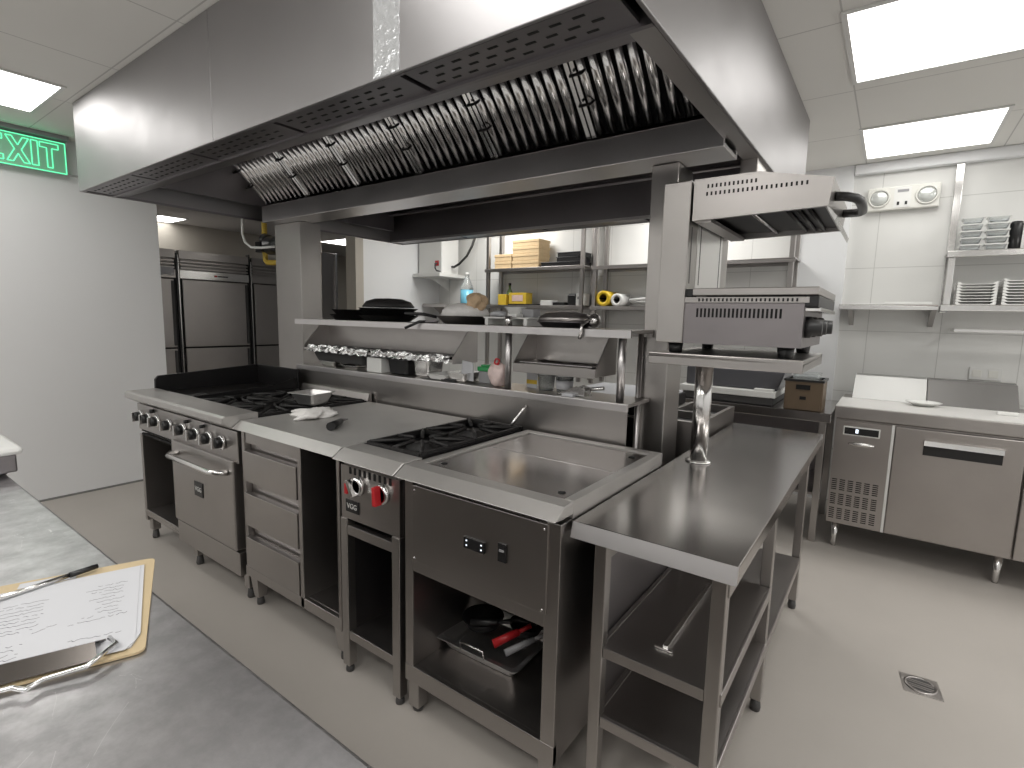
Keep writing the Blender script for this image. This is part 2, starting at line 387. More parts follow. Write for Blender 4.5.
for i_, (lx, ly) in enumerate(((.07, -.9), (-1.03, -.9), (-2.6, -.9), (-4.15, -.9), (1.55, 4.0), (1.55, 2.8), (1.55, 1.3), (1.55, -.3))):  # unseen panels added to fill the room with light
    led(lx-.325, lx+.325, ly-.325, ly+.325, ZC, ('added fill light behind the foreground counter, %s' if ly < 0 and lx < 1 else 'added fill light in the row along the right wall, %s') % ('nearest the work table', 'second from the work table', 'third from the work table', 'nearest the exit sign wall', 'nearest the back wall', 'second from the back wall', 'third from the back wall', 'farthest from the back wall')[i_], mat=LAMP_FILL)
led(-3.7, -3.05, 3.9, 4.55, ZC, 'added fill light over the aisle behind the hood, near the water heater', mat=LAMP_AISLE_FILL)  # hidden panel added to brighten the back wall
led(-1.9, -1.25, 3.9, 4.55, ZC, 'added fill light over the aisle behind the hood, near the pillar', mat=LAMP_AISLE_FILL)  # second hidden panel added to brighten the back wall
led(-6.98, -6.55, 2.45, 2.72, 2.42, 'small lit ceiling panel above the tall refrigerators')
led(-6.75, -6.15, 4.55, 5.1, 2.42, 'lit ceiling panel above the dark doorway behind the left pillar')

# green exit sign on the left partition
t = Thing('exit_sign', 'green glowing edge-lit exit sign with its dark top rail on the left wall', 'exit sign', (-4.80, .98, 2.32))
t.part('rail', B(-4.868, -4.77, .55, 1.25, 2.55, ZC-.001), GREYPL, None, .004)
pn = t.part('panel', B(-4.807, -4.797, .56, 1.235, 2.322, 2.535), GREEN_A)
ol = MB()
def stroke(y0, z0, y1, z1, w=.0035):
    ol.rod((-4.794, y0, z0), (-4.794, y1, z1), w, 6)
def outline(poly):
    for i in range(len(poly)): stroke(*poly[i], *poly[(i+1) % len(poly)])
z0, z1 = 2.352, 2.512; hh = z1-z0
def letter(y, w, pts): outline([(y+px*w, z0+pz*hh) for px, pz in pts])
letter(.79, .118, [(0, 0), (1, 0), (1, .2), (.3, .2), (.3, .4), (.85, .4), (.85, .6), (.3, .6), (.3, .8), (1, .8), (1, 1), (0, 1)])
letter(.925, .115, [(0, 0), (.27, 0), (.5, .33), (.73, 0), (1, 0), (.65, .5), (1, 1), (.73, 1), (.5, .67), (.27, 1), (0, 1), (.35, .5)])
letter(1.05, .034, [(0, 0), (1, 0), (1, 1), (0, 1)])
letter(1.095, .098, [(.36, 0), (.64, 0), (.64, .8), (1, .8), (1, 1), (0, 1), (0, .8), (.36, .8)])
outline([(.565, 2.327), (1.23, 2.327), (1.23, 2.53), (.565, 2.53)])
t.part('lettering', ol, GREEN_E, pn)

# ------------------------------------------------------------------ extraction hood
HX0, HX1, HY0, HY1, HZ = -3.97, -.5, 1.07, 3.6, 2.08
t = Thing('extraction_hood', 'large stainless island extraction hood hanging from the ceiling over the cooking line', 'extraction hood', (-2.2, 2.35, HZ))
T = .012
fp = t.part('front_panel', MB().box(HX0, -2.30, HY0, HY0+T, HZ, ZC-.002).box(-2.296, HX1, HY0, HY0+T, HZ, ZC-.002), ST_HOOD, None, .003)
t.part('film_strip', MB().box(-1.30, -1.19, HY0-.0012, HY0, HZ+.004, ZC-.01), FILM, fp, 0, 'wrinkled strip of protective film left on the hood front')
t.part('side_panel', B(HX1-T, HX1, HY0+T, HY1, HZ, ZC-.002), ST_HOOD, None, .003)
t.part('side_panel', B(HX0, HX0+T, HY0+T, HY1, HZ, ZC-.002), ST_HOOD, None, .003)
t.part('rear_panel', B(HX0+T, HX1-T, HY1-T, HY1, HZ, ZC-.002), ST_HOOD, None, .003)
# perforated air plenum under the front edge, five lengths
xs = [HX0+.03+i*(HX1-HX0-.06)/5 for i in range(6)]
for k in range(5):
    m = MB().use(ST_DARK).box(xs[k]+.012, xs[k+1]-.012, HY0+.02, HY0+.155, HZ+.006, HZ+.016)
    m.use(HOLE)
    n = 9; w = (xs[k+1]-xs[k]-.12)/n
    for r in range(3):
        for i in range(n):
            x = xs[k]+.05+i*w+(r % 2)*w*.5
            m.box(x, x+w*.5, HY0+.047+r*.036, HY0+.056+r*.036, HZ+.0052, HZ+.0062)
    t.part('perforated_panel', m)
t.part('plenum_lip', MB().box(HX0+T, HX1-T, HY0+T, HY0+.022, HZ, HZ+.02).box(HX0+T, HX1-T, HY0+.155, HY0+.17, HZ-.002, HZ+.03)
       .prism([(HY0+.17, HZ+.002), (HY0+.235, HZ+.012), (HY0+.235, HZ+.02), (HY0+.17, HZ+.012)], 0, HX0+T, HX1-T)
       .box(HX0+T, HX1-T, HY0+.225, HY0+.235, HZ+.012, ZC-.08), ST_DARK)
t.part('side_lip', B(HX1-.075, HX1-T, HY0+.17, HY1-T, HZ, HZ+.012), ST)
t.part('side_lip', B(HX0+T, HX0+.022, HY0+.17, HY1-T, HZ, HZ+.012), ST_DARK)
# the V-bank: six baffle filters sloping down to the centre trough
FX0, FX1 = -3.8, -.60
fw = (FX1-FX0)/6
S2 = math.sqrt(.5)
def fp_(u, w):           # u along the slope from the bottom, w out of the plane (towards the cook)
    return (2.115-u*S2-w*S2, 2.175+u*S2-w*S2)
L = .46
for k in range(6):
    x0 = FX0+k*fw; m = MB().use(HOLE)
    def slab(xa, xb, w0, w1, u0=.0, u1=L):
        ya = fp_(u0, w0); yb = fp_(u1, w0); yc = fp_(u1, w1); yd = fp_(u0, w1)
        m.prism([ya, yb, yc, yd], 0, xa, xb)
    slab(x0+.004, x0+fw-.004, -.03, -.024)
    m.use(ST_FILT)
    slab(x0+.004, x0+.022, -.024, -.004); slab(x0+fw-.022, x0+fw-.004, -.024, -.004)
    nb = 9; p = (fw-.052)/nb
    for i in range(nb):
        c = x0+.026+p*(i+.5); r = p*.36
        prof = [(math.cos(q)*r, math.sin(q)*r*.95-.006) for q in [PI*j/8 for j in range(9)]]
        v = []
        for uu in (.014, L-.014):
            for (dx, w) in prof:
                y, z = fp_(uu, w); v.append((c+dx, y, z))
        n = len(prof)
        m.add(v, [(j, j+1, n+j+1, n+j) for j in range(n-1)]+[tuple(range(n)), tuple(range(2*n-1, n-1, -1))], True)
    fo = t.part('baffle_filter', m)
    xh = x0+.062
    for uu in (.16, .28):
        a1 = fp_(uu, .008); a2 = fp_(uu, .034)
        t.part('filter_handle', MB().tube([(xh-.055, *a1), (xh-.05, *a2), (xh+.0, *a2), (xh+.005, *a1)], .006), BLACKST, fo)
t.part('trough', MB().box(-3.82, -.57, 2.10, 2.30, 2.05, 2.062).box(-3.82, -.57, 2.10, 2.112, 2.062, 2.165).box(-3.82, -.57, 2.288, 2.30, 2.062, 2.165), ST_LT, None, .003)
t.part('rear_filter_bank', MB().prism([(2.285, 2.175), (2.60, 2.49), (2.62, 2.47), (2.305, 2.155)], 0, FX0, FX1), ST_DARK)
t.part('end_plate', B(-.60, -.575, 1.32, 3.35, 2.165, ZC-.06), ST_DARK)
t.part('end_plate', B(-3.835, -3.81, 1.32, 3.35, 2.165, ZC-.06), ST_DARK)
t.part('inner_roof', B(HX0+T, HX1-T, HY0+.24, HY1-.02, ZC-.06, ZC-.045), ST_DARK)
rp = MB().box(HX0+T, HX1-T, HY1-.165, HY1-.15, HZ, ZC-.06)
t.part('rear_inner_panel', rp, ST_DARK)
t.part('rear_lip', MB().box(HX0+T, HX1-T, HY1-.172, HY1-.165, HZ-.002, HZ+.018), ST_LT, None, 0)  # pale strip paints the lit line along the rear rim
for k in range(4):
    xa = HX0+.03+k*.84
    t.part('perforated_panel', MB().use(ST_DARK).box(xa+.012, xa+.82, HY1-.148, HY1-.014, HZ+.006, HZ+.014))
t.part('conduit', MB().rod((HX0+.1, 3.3, 2.30), (HX1-.1, 3.3, 2.30), .012).rod((HX0+.1, 3.36, 2.36), (HX1-.1, 3.36, 2.36), .009), ST_DARK)
t.part('corner_bracket', MB().prism([(2.42, 2.02), (2.60, 2.02), (2.60, 2.085), (2.42, 2.085)], 0, -.585, -.515), ST, None, .004)

def column(x0, x1, y0, y1, label):
    c = Thing('support_column', label, 'column', ((x0+x1)/2, (y0+y1)/2, 0))
    c.part('casing', B(x0, x1, y0, y1, .012, 2.049), ST_V, None, .004)
    c.part('base_flange', B(x0-.015, x1+.015, y0-.015, y1+.015, 0, .012), ST, None, .003)
column(-3.83, -3.5, 2.2, 2.37, 'wide square stainless pillar at the left end of the pass shelf under the hood')
column(-.885, -.77, 2.2, 2.39, 'narrow stainless pillar under the hood beside the salamander grill')

# ------------------------------------------------------------------ cooking range with griddle
RX0, RX1 = -3.6, -2.405
YF, YK = 1.17, 1.95
t = Thing('cooking_range', 'long stainless gas range with griddle, burners and oven at the left end of the line', 'range', (-3.0, 1.55, 0))
t.part('body', MB().box(RX0, RX0+.03, YF, YK, .12, .66).box(-3.115, RX1, YF+.03, YK, .12, .86).box(RX0+.03, -3.115, YK-.02, YK, .12, .66)
       .box(RX0, -3.115, YF+.03, YK, .66, .86).box(RX0+.03, -3.115, YF, YK-.02, .165, .19).box(RX0+.03, -3.115, YF, YF+.02, .15, .165)
       .box(RX0+.03, -3.115, YF+.3, YK-.02, .40, .412), ST, None, .003)
t.part('front_nosing', MB().prism([(1.10, .888), (1.10, .918), (1.112, .926), (1.268, .926), (1.268, .87), (1.168, .85)], 0, RX0+.02, RX1), ST_NOSE, None, .004)
cp = t.part('control_panel', MB().prism([(YF-.005, .845), (YF+.05, .85), (YF+.05, .69), (YF-.002, .69)], 0, RX0+.005, RX1-.005), ST, None, .002)
t.part('vent_slot', MB().box(RX0+.05, -3.13, YF-.006, YF+.005, .662, .672).box(RX0+.05, -3.13, YF-.006, YF+.005, .684, .690), HOLE)
for xk in (-3.53, -3.42, -3.30, -3.14, -2.97, -2.82, -2.68, -2.55):
    kb = t.part('control_knob', MB().use(CHROME).lathe([(.034, 0), (.036, -.012), (.03, -.016)], (xk, YF-.005, .775), 24, 'y')
                .use(BLACK).lathe([(.028, -.014), (.026, -.038), (.018, -.042), (.0, -.042)], (xk, YF-.005, .775), 20, 'y'))
    t.part('pointer', MB().box(xk-.006, xk+.006, YF-.058, YF-.044, .748, .802), CHROME, kb, .002)
for xk, r in ((-3.36, .011), (-2.92, .009), (-2.74, .009)):
    t.part('pilot_knob', MB().lathe([(r, 0), (r, -.02), (.0, -.02)], (xk, YF-.004, .825), 12, 'y'), BLACK)
dr = t.part('oven_door', B(-3.10, -2.43, YF-.022, YF+.028, .262, .705), ST, None, .006)
t.part('handle', MB().tube([(-3.10+.09, YF-.02, .645), (-3.10+.07, YF-.055, .645), (-3.0, YF-.075, .643), (-2.55, YF-.075, .640), (-2.50, YF-.055, .640), (-2.48, YF-.02, .640)], .014, 12), ST_BR, dr)
bd = t.part('badge', B(-2.835, -2.745, YF-.026, YF-.022, .455, .53), BLACK, dr)
t.part('kick_panel', B(-3.10, -2.42, YF-.012, YF+.03, .135, .252), ST, None, .003)
# badge lettering lies in the badge's own level
sc_b = text_mb('VGG', .034, lambda u, v, w: (-2.79+u, YF-.0268-w, .492+v), .0006)
o = t.part('badge_lettering', sc_b, ALUF, dr)
for xl, yl in ((RX0+.03, YF+.04), (-3.0, YF+.05), (RX1-.04, YF+.05), (RX0+.03, YK-.05), (-3.0, YK-.05), (RX1-.04, YK-.05)):
    t.part('leg', MB().box(xl-.022, xl+.022, yl-.022, yl+.022, .055, .15).use(ST), ST, None, .003)
    t.part('foot', MB().lathe([(.018, 0), (.02, .01), (.014, .055)], (xl, yl, 0), 14), DKGREY)
# griddle half with its raised black splash
t.part('griddle_plate', B(RX0+.02, -3.11, 1.27, 1.90, .86, .905), LAVSTONE, None, .004)
t.part('splash_guard', MB().prism([(1.26, .88), (1.90, .88), (1.90, 1.035), (1.28, 1.0), (1.262, .98)], 0, RX0, RX0+.02)
       .box(RX0+.02, -3.09, 1.895, 1.91, .88, 1.035).prism([(1.26, .88), (1.90, .88), (1.90, .985), (1.75, .945), (1.27, .925)], 0, -3.11, -3.10), BLACKST, None, .003)
# burner well, burners and grates
t.part('burner_well', MB().box(-3.095, RX1+.0, 1.27, 1.90, .852, .866).box(-3.10, -3.09, 1.27, 1.9, .866, .9).box(RX1-.01, RX1, 1.27, 1.9, .866, .905), BLACKST)
for bx in (-2.915, -2.575):
    for by in (1.43, 1.74):
        t.part('burner', MB().lathe([(.06, 0), (.06, .012), (.042, .018), (.042, .026), (.0, .03)], (bx, by, .866), 22), IRON)
        g = MB(); hw = .158; hy = .148
        for s_ in (-1, 1):
            g.box(bx-hw, bx+hw, by+s_*hy-.007, by+s_*hy+.007, .895, .912); g.box(bx+s_*hw-.007, bx+s_*hw+.007, by-hy, by+hy, .895, .912)
        for q in range(8):
            an = q*PI/4; ca, sa = math.cos(an), math.sin(an)
            ro = min(hw/abs(ca) if abs(ca) > .01 else 9, hy/abs(sa) if abs(sa) > .01 else 9)
            p1 = (bx+ca*.045, by+sa*.045, .914); p2 = (bx+ca*ro, by+sa*ro, .908)
            g.rod(p1, p2, .008, 6)
        for sx_ in (-1, 1):
            for sy_ in (-1, 1): g.rod((bx+sx_*hw*.95, by+sy_*hy*.95, .866), (bx+sx_*hw*.95, by+sy_*hy*.95, .9), .006, 6)
        t.part('grate', g, IRON)
t.part('flue_riser', MB().prism([(1.905, .88), (1.945, .88), (1.945, .945), (1.925, .945)], 0, -3.09, RX1-.005).box(-3.09, RX1-.005, 1.90, 1.95, .86, .885), ST, None, .003)

# ------------------------------------------------------------------ drawer table
DX0, DX1 = -2.40, -1.642
t = Thing('drawer_table', 'stainless worktop cabinet with three drawers and an open bay between range and small stove', 'work table', (-2.02, 1.55, 0))
t.part('worktop', MB().prism([(1.136, .868), (1.18, .90), (1.92, .90), (1.92, .862), (1.16, .862)], 0, DX0, DX1), ST_TOP2, None, .003)
t.part('carcass', MB().box(DX0+.01, DX0+.035, YF+.005, 1.9, .155, .855).box(-1.93, -1.905, YF, 1.9, .155, .855).box(DX1-.025, DX1-.005, YF, 1.9, .155, .855)
       .box(DX0+.035, DX1-.025, 1.88, 1.9, .155, .855).box(DX0+.035, DX1-.025, YF+.02, 1.88, .18, .20).box(DX0+.01, DX1-.005, YF, YF+.02, .155, .20).box(DX0+.035, -1.93, YF+.01, YF+.03, .80, .855), ST, None, .002)
for (za, zb) in ((.625, .80), (.41, .60), (.205, .385)):
    d = t.part('drawer', MB().box(DX0+.04, -1.935, YF-.004, YF+.02, za, zb-.036).box(DX0+.04, -1.935, YF+.018, YF+.4, za, zb-.04)
               , ST, None, .0015)
    t.part('finger_pull', B(DX0+.04, -1.935, YF+.034, YF+.038, zb-.05, zb+.018), ST, d)
    t.part('top_lip', B(DX0+.04, -1.935, YF-.006, YF+.02, zb-.0365, zb-.033), ST_LT, d)  # pale strip paints the bright line on the drawer's top edge
for xl in (DX0+.05, DX1-.05):
    for yl in (YF+.045, 1.85):
        t.part('leg', MB().hexa([(xl-.02, yl-.02, .04), (xl+.02, yl-.02, .04), (xl+.02, yl+.02, .04), (xl-.02, yl+.02, .04)],
                                [(xl-.032, yl-.032, .155), (xl+.032, yl-.032, .155), (xl+.032, yl+.032, .155), (xl-.032, yl+.032, .155)]), ST, None, .002)
        t.part('foot', MB().lathe([(.017, 0), (.018, .012), (.013, .045)], (xl, yl, 0), 14), DKGREY)

# ------------------------------------------------------------------ small two-burner stove on an open stand
SX0, SX1 = -1.635, -1.302
t = Thing('two_burner_stove', 'narrow stainless stove with two red-pointer knobs on an open-leg stand', 'stove', (-1.47, 1.55, 0))
t.part('front_nosing', MB().prism([(1.13, .866), (1.182, .90), (1.27, .90), (1.27, .86), (1.165, .858)], 0, SX0, SX1), ST_NOSE, None, .003)
t.part('body', MB().box(SX0+.005, SX1-.005, YF+.012, 1.90, .64, .862), ST, None, .003)
vm = MB().use(ST).box(SX0+.005, SX1-.005, YF-.003, YF+.012, .635, .84); vm.use(HOLE)
for i in range(9): vm.box(SX0+.055+i*.0275, SX0+.067+i*.0275, YF-.0045, YF, .812, .838)
t.part('control_panel', vm)
for xk, ang in ((-1.525, .5), (-1.39, .08)):
    kb = t.part('control_knob', MB().use(CHROME).lathe([(.036, 0), (.037, -.014), (.031, -.02), (.028, -.02)], (xk, YF-.003, .775), 26, 'y')
                .use(BLACK).lathe([(.029, -.014), (.027, -.02), (.0, -.02)], (xk, YF-.003, .775), 22, 'y'))
    c_, s_ = math.cos(ang), math.sin(ang)
    pr = MB(); q = [(-.009, -.034), (.009, -.034), (.007, .034), (-.007, .034)]
    q = [(xk+u*c_-v*s_, .775+u*s_+v*c_) for u, v in q]
    pr.prism(q, 1, YF-.05, YF-.02)
    t.part('pointer', pr, RED if ang < .3 else CHROME, kb, .003)
    if ang > .3: t.part('pointer_mark', MB().prism([(xk-.03, .752), (xk-.014, .752), (xk-.014, .79), (xk-.03, .79)], 1, YF-.046, YF-.02), RED, kb, .002)
bg = t.part('badge', B(-1.60, -1.525, YF-.007, YF-.003, .665, .712), BLACK)
t.part('badge_lettering', text_mb('VGG', .028, lambda u, v, w: (-1.5625+u, YF-.0078-w, .688+v), .0006), ALUF, bg)
t.part('burner_tray', MB().box(SX0+.006, SX1-.006, 1.27, 1.90, .86, .872).box(SX0+.006, SX0+.014, 1.27, 1.9, .872, .898).box(SX1-.014, SX1-.006, 1.27, 1.9, .872, .898).box(SX0+.006, SX1-.006, 1.888, 1.9, .872, .912), BLACKST)
xm = (SX0+SX1)/2
for by in (1.43, 1.735):
    t.part('burner', MB().lathe([(.062, 0), (.062, .012), (.044, .018), (.044, .026), (.0, .03)], (xm, by, .872), 22), IRON)
    g = MB(); hw = .143; hy = .15
    for s_ in (-1, 1):
        g.box(xm-hw, xm+hw, by+s_*hy-.007, by+s_*hy+.007, .892, .91); g.box(xm+s_*hw-.007, xm+s_*hw+.007, by-hy, by+hy, .892, .91)
    for q in range(8):
        an = q*PI/4; ca, sa = math.cos(an), math.sin(an)
        ro = min(hw/abs(ca) if abs(ca) > .01 else 9, hy/abs(sa) if abs(sa) > .01 else 9)
        g.rod((xm+ca*.045, by+sa*.045, .914), (xm+ca*ro, by+sa*ro, .906), .008, 6)
    for sx_ in (-1, 1):
        for sy_ in (-1, 1): g.rod((xm+sx_*hw*.95, by+sy_*hy*.95, .87), (xm+sx_*hw*.95, by+sy_*hy*.95, .9), .006, 6)
    t.part('grate', g, IRON)
t.part('gas_tube', MB().tube([(-1.375, 1.895, .905), (-1.365, 1.905, .925), (-1.33, 1.93, .985), (-1.325, 1.945, 1.0)], .007), ST_BR)
for xl in (SX0+.022, SX1-.022):
    for yl in (YF+.01, 1.86):
        t.part('leg', B(xl-.019, xl+.019, yl-.019, yl+.019, .03, .634), ST_V, None, .003)
        t.part('foot', MB().lathe([(.016, 0), (.017, .01), (.013, .03)], (xl, yl, 0), 12), DKGREY)
t.part('cross_bar', B(SX0+.041, SX1-.041, YF-.006, YF+.02, .572, .61), ST, None, .003)
t.part('shelf', MB().box(SX0+.041, SX1-.041, YF-.004, 1.86, .165, .178).box(SX0+.041, SX1-.041, YF-.006, YF+.006, .145, .18), ST, None, .002)
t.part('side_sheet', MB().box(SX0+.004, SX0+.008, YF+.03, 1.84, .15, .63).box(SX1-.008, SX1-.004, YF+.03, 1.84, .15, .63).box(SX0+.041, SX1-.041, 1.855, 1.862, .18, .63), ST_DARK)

# ------------------------------------------------------------------ bain-marie / food well
BX0, BX1 = -1.296, -.668
t = Thing('food_warmer_cabinet', 'stainless food warmer with flat lids, small thermostat and an open bay holding a roasting tray', 'food warmer', (-.97, 1.55, 0))
t.part('worktop', MB().prism([(1.13, .866), (1.178, .897), (1.228, .897), (1.228, .862), (1.168, .862)], 0, BX0, BX1)
       .box(BX0, BX0+.04, 1.228, 1.88, .848, .897).box(BX1-.035, BX1, 1.228, 1.88, .848, .897).box(BX0, BX1, 1.88, 1.92, .848, .897), ST_NOSE, None, .003)
t.part('well_lid', B(BX0+.042, BX1-.037, 1.230, 1.578, .864, .891), ST_TOP, None, .003)
t.part('well_lid', B(BX0+.042, BX1-.037, 1.582, 1.878, .864, .891), ST_TOP, None, .003)
t.part('lid_notch', MB().lathe([(.012, 0), (.012, .0015), (0, .0015)], (BX1-.075, 1.29, .891), 14).lathe([(.012, 0), (.012, .0015), (0, .0015)], (BX0+.08, 1.29, .891), 14).lathe([(.012, 0), (.012, .0015), (0, .0015)], (BX1-.075, 1.80, .891), 14), HOLE)
t.part('carcass', MB().box(BX0+.012, BX0+.05, YF, 1.9, .12, .847).box(BX1-.05, BX1-.004, YF, 1.9, .12, .847).box(BX0+.05, BX1-.05, 1.88, 1.9, .12, .847)
       .box(BX0+.05, BX1-.05, YF, YF+.02, .535, .575).box(BX0+.05, BX1-.05, YF+.02, 1.88, .55, .60).box(BX0+.05, BX1-.05, YF+.01, 1.88, .165, .18).box(BX0+.012, BX1-.004, YF-.002, YF+.02, .12, .182)
       .box(BX0+.05, BX1-.05, YF+.01, YF+.02, .575, .847), ST, None, .002)
pn = t.part('front_panel', B(BX0+.055, BX1-.04, YF-.008, YF+.008, .578, .842), ST, None, .002)
for px, pz in ((BX0+.066, .59), (BX1-.052, .59), (BX0+.066, .826), (BX1-.052, .826)):
    t.part('screw', MB().lathe([(.004, 0), (.003, -.002), (0, -.002)], (px, YF-.008, pz), 10, 'y'), CHROME, pn)
td = MB().use(BLACK).box(-1.005, -.925, YF-.016, YF-.008, .695, .73).use(LCDM)
for i in range(2): td.box(-.996+i*.058, -.991+i*.058, YF-.0165, YF-.0155, .718, .722); td.box(-.996+i*.058, -.991+i*.058, YF-.0165, YF-.0155, .703, .707)
t.part('thermostat', td, None, pn)
t.part('switch', MB().use(BLACK).box(-.874, -.845, YF-.014, YF-.008, .69, .745).use(GREYPL).box(-.868, -.851, YF-.017, YF-.013, .722, .728), None, pn)
for xl in (BX0+.045, BX1-.035):
    for yl in (YF+.03, 1.86):
        t.part('leg', B(xl-.024, xl+.024, yl-.024, yl+.024, .02, .12), ST_V, None, .003)
        t.part('foot', MB().lathe([(.018, 0), (.02, .008), (.016, .02)], (xl, yl, 0), 12), DKGREY)

# roasting tray with pans inside the bay
t = Thing('roasting_tray', 'rectangular stainless roasting tray of black pans and tools inside the food warmer bay', 'tray', (-1.02, 1.45, .181))
c = (-1.04, 1.42)
m = MB().pan(0, 0, 0, .335, .27, .052, .003, .02, .014)
rot = Matrix.Rotation(math.radians(2), 3, 'Z')
t.part('body', placed(m, rot, (-1.085, 1.44, .181)), ST_TRAY, None, .002)
t.part('handle', placed(MB().tube([(-.05, -.146, .05), (-.05, -.154, .082), (.05, -.154, .082), (.05, -.146, .05)], .0035), rot, (-1.085, 1.44, .181)), ST_BR)
def pan_handle(name, label, p, q, mat, r=.011):
    single(name, label, 'kitchen tool', MB().rod(p, q, r, 10, r*.8).rod(q, Vector(q)+(Vector(q)-Vector(p))*.5, r*.5, 8), mat, (p[0], p[1], p[2]))
pan_handle('red_handled_tool', 'kitchen tool with a red grip lying in the roasting tray', (-1.04, 1.36, .25), (-.98, 1.43, .285), RED, .016)
pan_handle('grey_handled_tool', 'kitchen tool with a grey grip at the right end of the roasting tray', (-.98, 1.35, .246), (-.92, 1.44, .275), GREYPL, .013)
pan_handle('black_handled_tool', 'black-handled tool lying along the roasting tray beside the red grip', (-1.15, 1.37, .285), (-1.05, 1.40, .31), BLACK, .013)
for i, (px, py, pz, r) in enumerate(((-1.16, 1.45, .236, .08), (-1.0, 1.51, .24, .065))):
    k = Thing('small_frying_pan', ('dark small frying pan tipped in the left of the roasting tray', 'dark small frying pan at the back of the roasting tray')[i], 'frying pan', (px, py, pz))
    k.part('bowl', MB().lathe([(.0, 0), (r*.75, 0), (r, .035), (r-.004, .035), (r*.73, .004), (0, .004)], (px, py, pz), 24), BLACKST)
    k.part('handle', MB().tube([(px+r*.9, py+.01, pz+.03), (px+r+.05, py+.03, pz+.05), (px+r+.13, py+.05, pz+.055)], .008), BLACK)

# ------------------------------------------------------------------ work table at the right end
WX0, WX1, WY0, WY1 = -.661, -.23, 1.213, 3.02
t = Thing('work_table', 'long bare stainless work table with undershelves at the right end of the cooking line', 'work table', (-.45, 2.1, 0))
t.part('worktop', MB().box(WX0, WX1, WY0, WY1, .806, .85), ST_TOP, None, .003)
t.part('front_edge', MB().prism([(WY0-.012, .807), (WY0-.001, .849), (WY0+.003, .849), (WY0+.003, .807)], 0, WX0+.001, WX1-.001), ST_LT)  # paler, tilted strip stands in for light on the table edge
for nm, yl in (('near', 1.272), ('mid', 1.945), ('far', 2.80)):
    for xl in (WX0+.068, WX1-.048):
        t.part('leg', B(xl-.018, xl+.018, yl-.018, yl+.018, .045, .806), ST_V, None, .003)
        t.part('foot', MB().lathe([(.017, 0), (.019, .015), (.015, .045)], (xl, yl, 0), 14), DKGREY)
t.part('shelf', MB().box(WX0+.064, WX1-.03, 1.27, 1.924, .472, .484).box(WX0+.087, WX1-.067, 1.258, 1.27, .455, .486).box(WX0+.07, WX0+.08, 1.266, 1.924, .452, .486).box(WX1-.036, WX1-.026, 1.266, 1.924, .452, .486), ST, None, .002)
t.part('shelf', MB().box(WX0+.064, WX1-.03, 1.27, 2.779, .258, .27).box(WX0+.087, WX1-.067, 1.258, 1.27, .24, .272).box(WX1-.036, WX1-.026, 1.266, 2.779, .236, .272).box(WX0+.07, WX0+.08, 1.266, 2.779, .236, .272), ST, None, .002)
t.part('rail', MB().box(WX1-.036, WX1-.026, 1.266, 2.779, .74, .8).box(WX0+.075, WX0+.085, 1.266, 2.779, .74, .8), ST, None, .002)
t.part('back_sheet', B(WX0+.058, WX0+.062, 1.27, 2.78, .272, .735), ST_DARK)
single('metal_bracket', 'loose thin steel bar bent at its end on the work table undershelf', 'bracket', MB().box(-.44, -.425, 1.36, 1.80, .486, .496).box(-.46, -.41, 1.352, 1.36, .486, .490), ST_BR, (-.43, 1.55, .486), None, .001)

# salamander stand and salamander grill
t = Thing('salamander_stand', 'stainless shelf plate on a round post standing on the work table, under the grill', 'stand', (-.58, 2.07, .851))
t.part('plate', MB().box(-.70, -.21, 1.80, 2.34, 1.275, 1.289).box(-.70, -.21, 1.80, 1.808, 1.248, 1.275).box(-.218, -.21, 1.808, 2.34, 1.248, 1.275).box(-.70, -.692, 1.808, 2.34, 1.248, 1.275).box(-.692, -.218, 2.332, 2.34, 1.248, 1.275), ST, None, .003)
t.part('post', MB().rod((-.575, 2.07, .855), (-.575, 2.07, 1.275), .033, 28), ST_BR)
t.part('flange', MB().lathe([(.05, 0), (.05, .004), (.036, .008)], (-.575, 2.07, .851), 24), ST_BR)

sx0, sx1, sy0, sy1 = -.585, -.20, 1.815, 2.32
t = Thing('salamander_grill', 'stainless salamander grill with raised heating hood on its shelf above the work table', 'grill', (-.42, 2.07, 1.29))
bd = MB().use(ST_GRILL).box(-.60, -.222, sy0, sy1, 1.325, 1.462).use(HOLE)
for i in range(21): bd.box(-.545+i*.0128, -.5385+i*.0128, sy0-.0008, sy0+.001, 1.415, 1.445)
t.part('body', bd)
tr = MB().use(ST).box(-.60, -.21, sy0-.004, sy1+.004, 1.464, 1.482).use(HOLE)
for i in range(24): tr.box(-.54+i*.0128, -.5345+i*.0128, sy0-.0048, sy0-.003, 1.468, 1.478)
t.part('vent_band', tr)
t.part('toast_tray', MB().box(-.56, -.185, sy0-.006, sy1+.006, 1.487, 1.512).use(ST), ST_BR, None, .003)
t.part('tray_guide', B(-.222, -.185, sy0, sy1, 1.452, 1.486), BLACK, None, .003)
t.part('tray_stop', B(-.60, -.562, sy0+.005, sy0+.05, 1.483, 1.51), BLACK, None, .003)
t.part('crumb_lip', MB().box(-.222, -.18, sy0+.01, sy1-.01, 1.438, 1.450), ST_BR, None, .002)
rr = t.part('rear_column', MB().box(-.68, -.585, sy0-.008, sy0+.09, 1.325, 1.868).box(-.68, -.585, sy1-.09, sy1+.008, 1.325, 1.868).box(-.68, -.66, sy0+.09, sy1-.09, 1.325, 1.868), ST_V, None, .004)
t.part('slide_slot', MB().box(-.5855, -.5845, sy0+.02, sy0+.03, 1.53, 1.72), DKGREY)
t.part('rear_sheet', B(-.655, -.583, sy0+.091, sy1-.091, 1.49, 1.862), ST_TRAY)  # bright steel paints the reflection on the inner face
t.part('rear_slot', B(-.5835, -.5825, sy0+.12, sy0+.128, 1.53, 1.74), DKGREY)
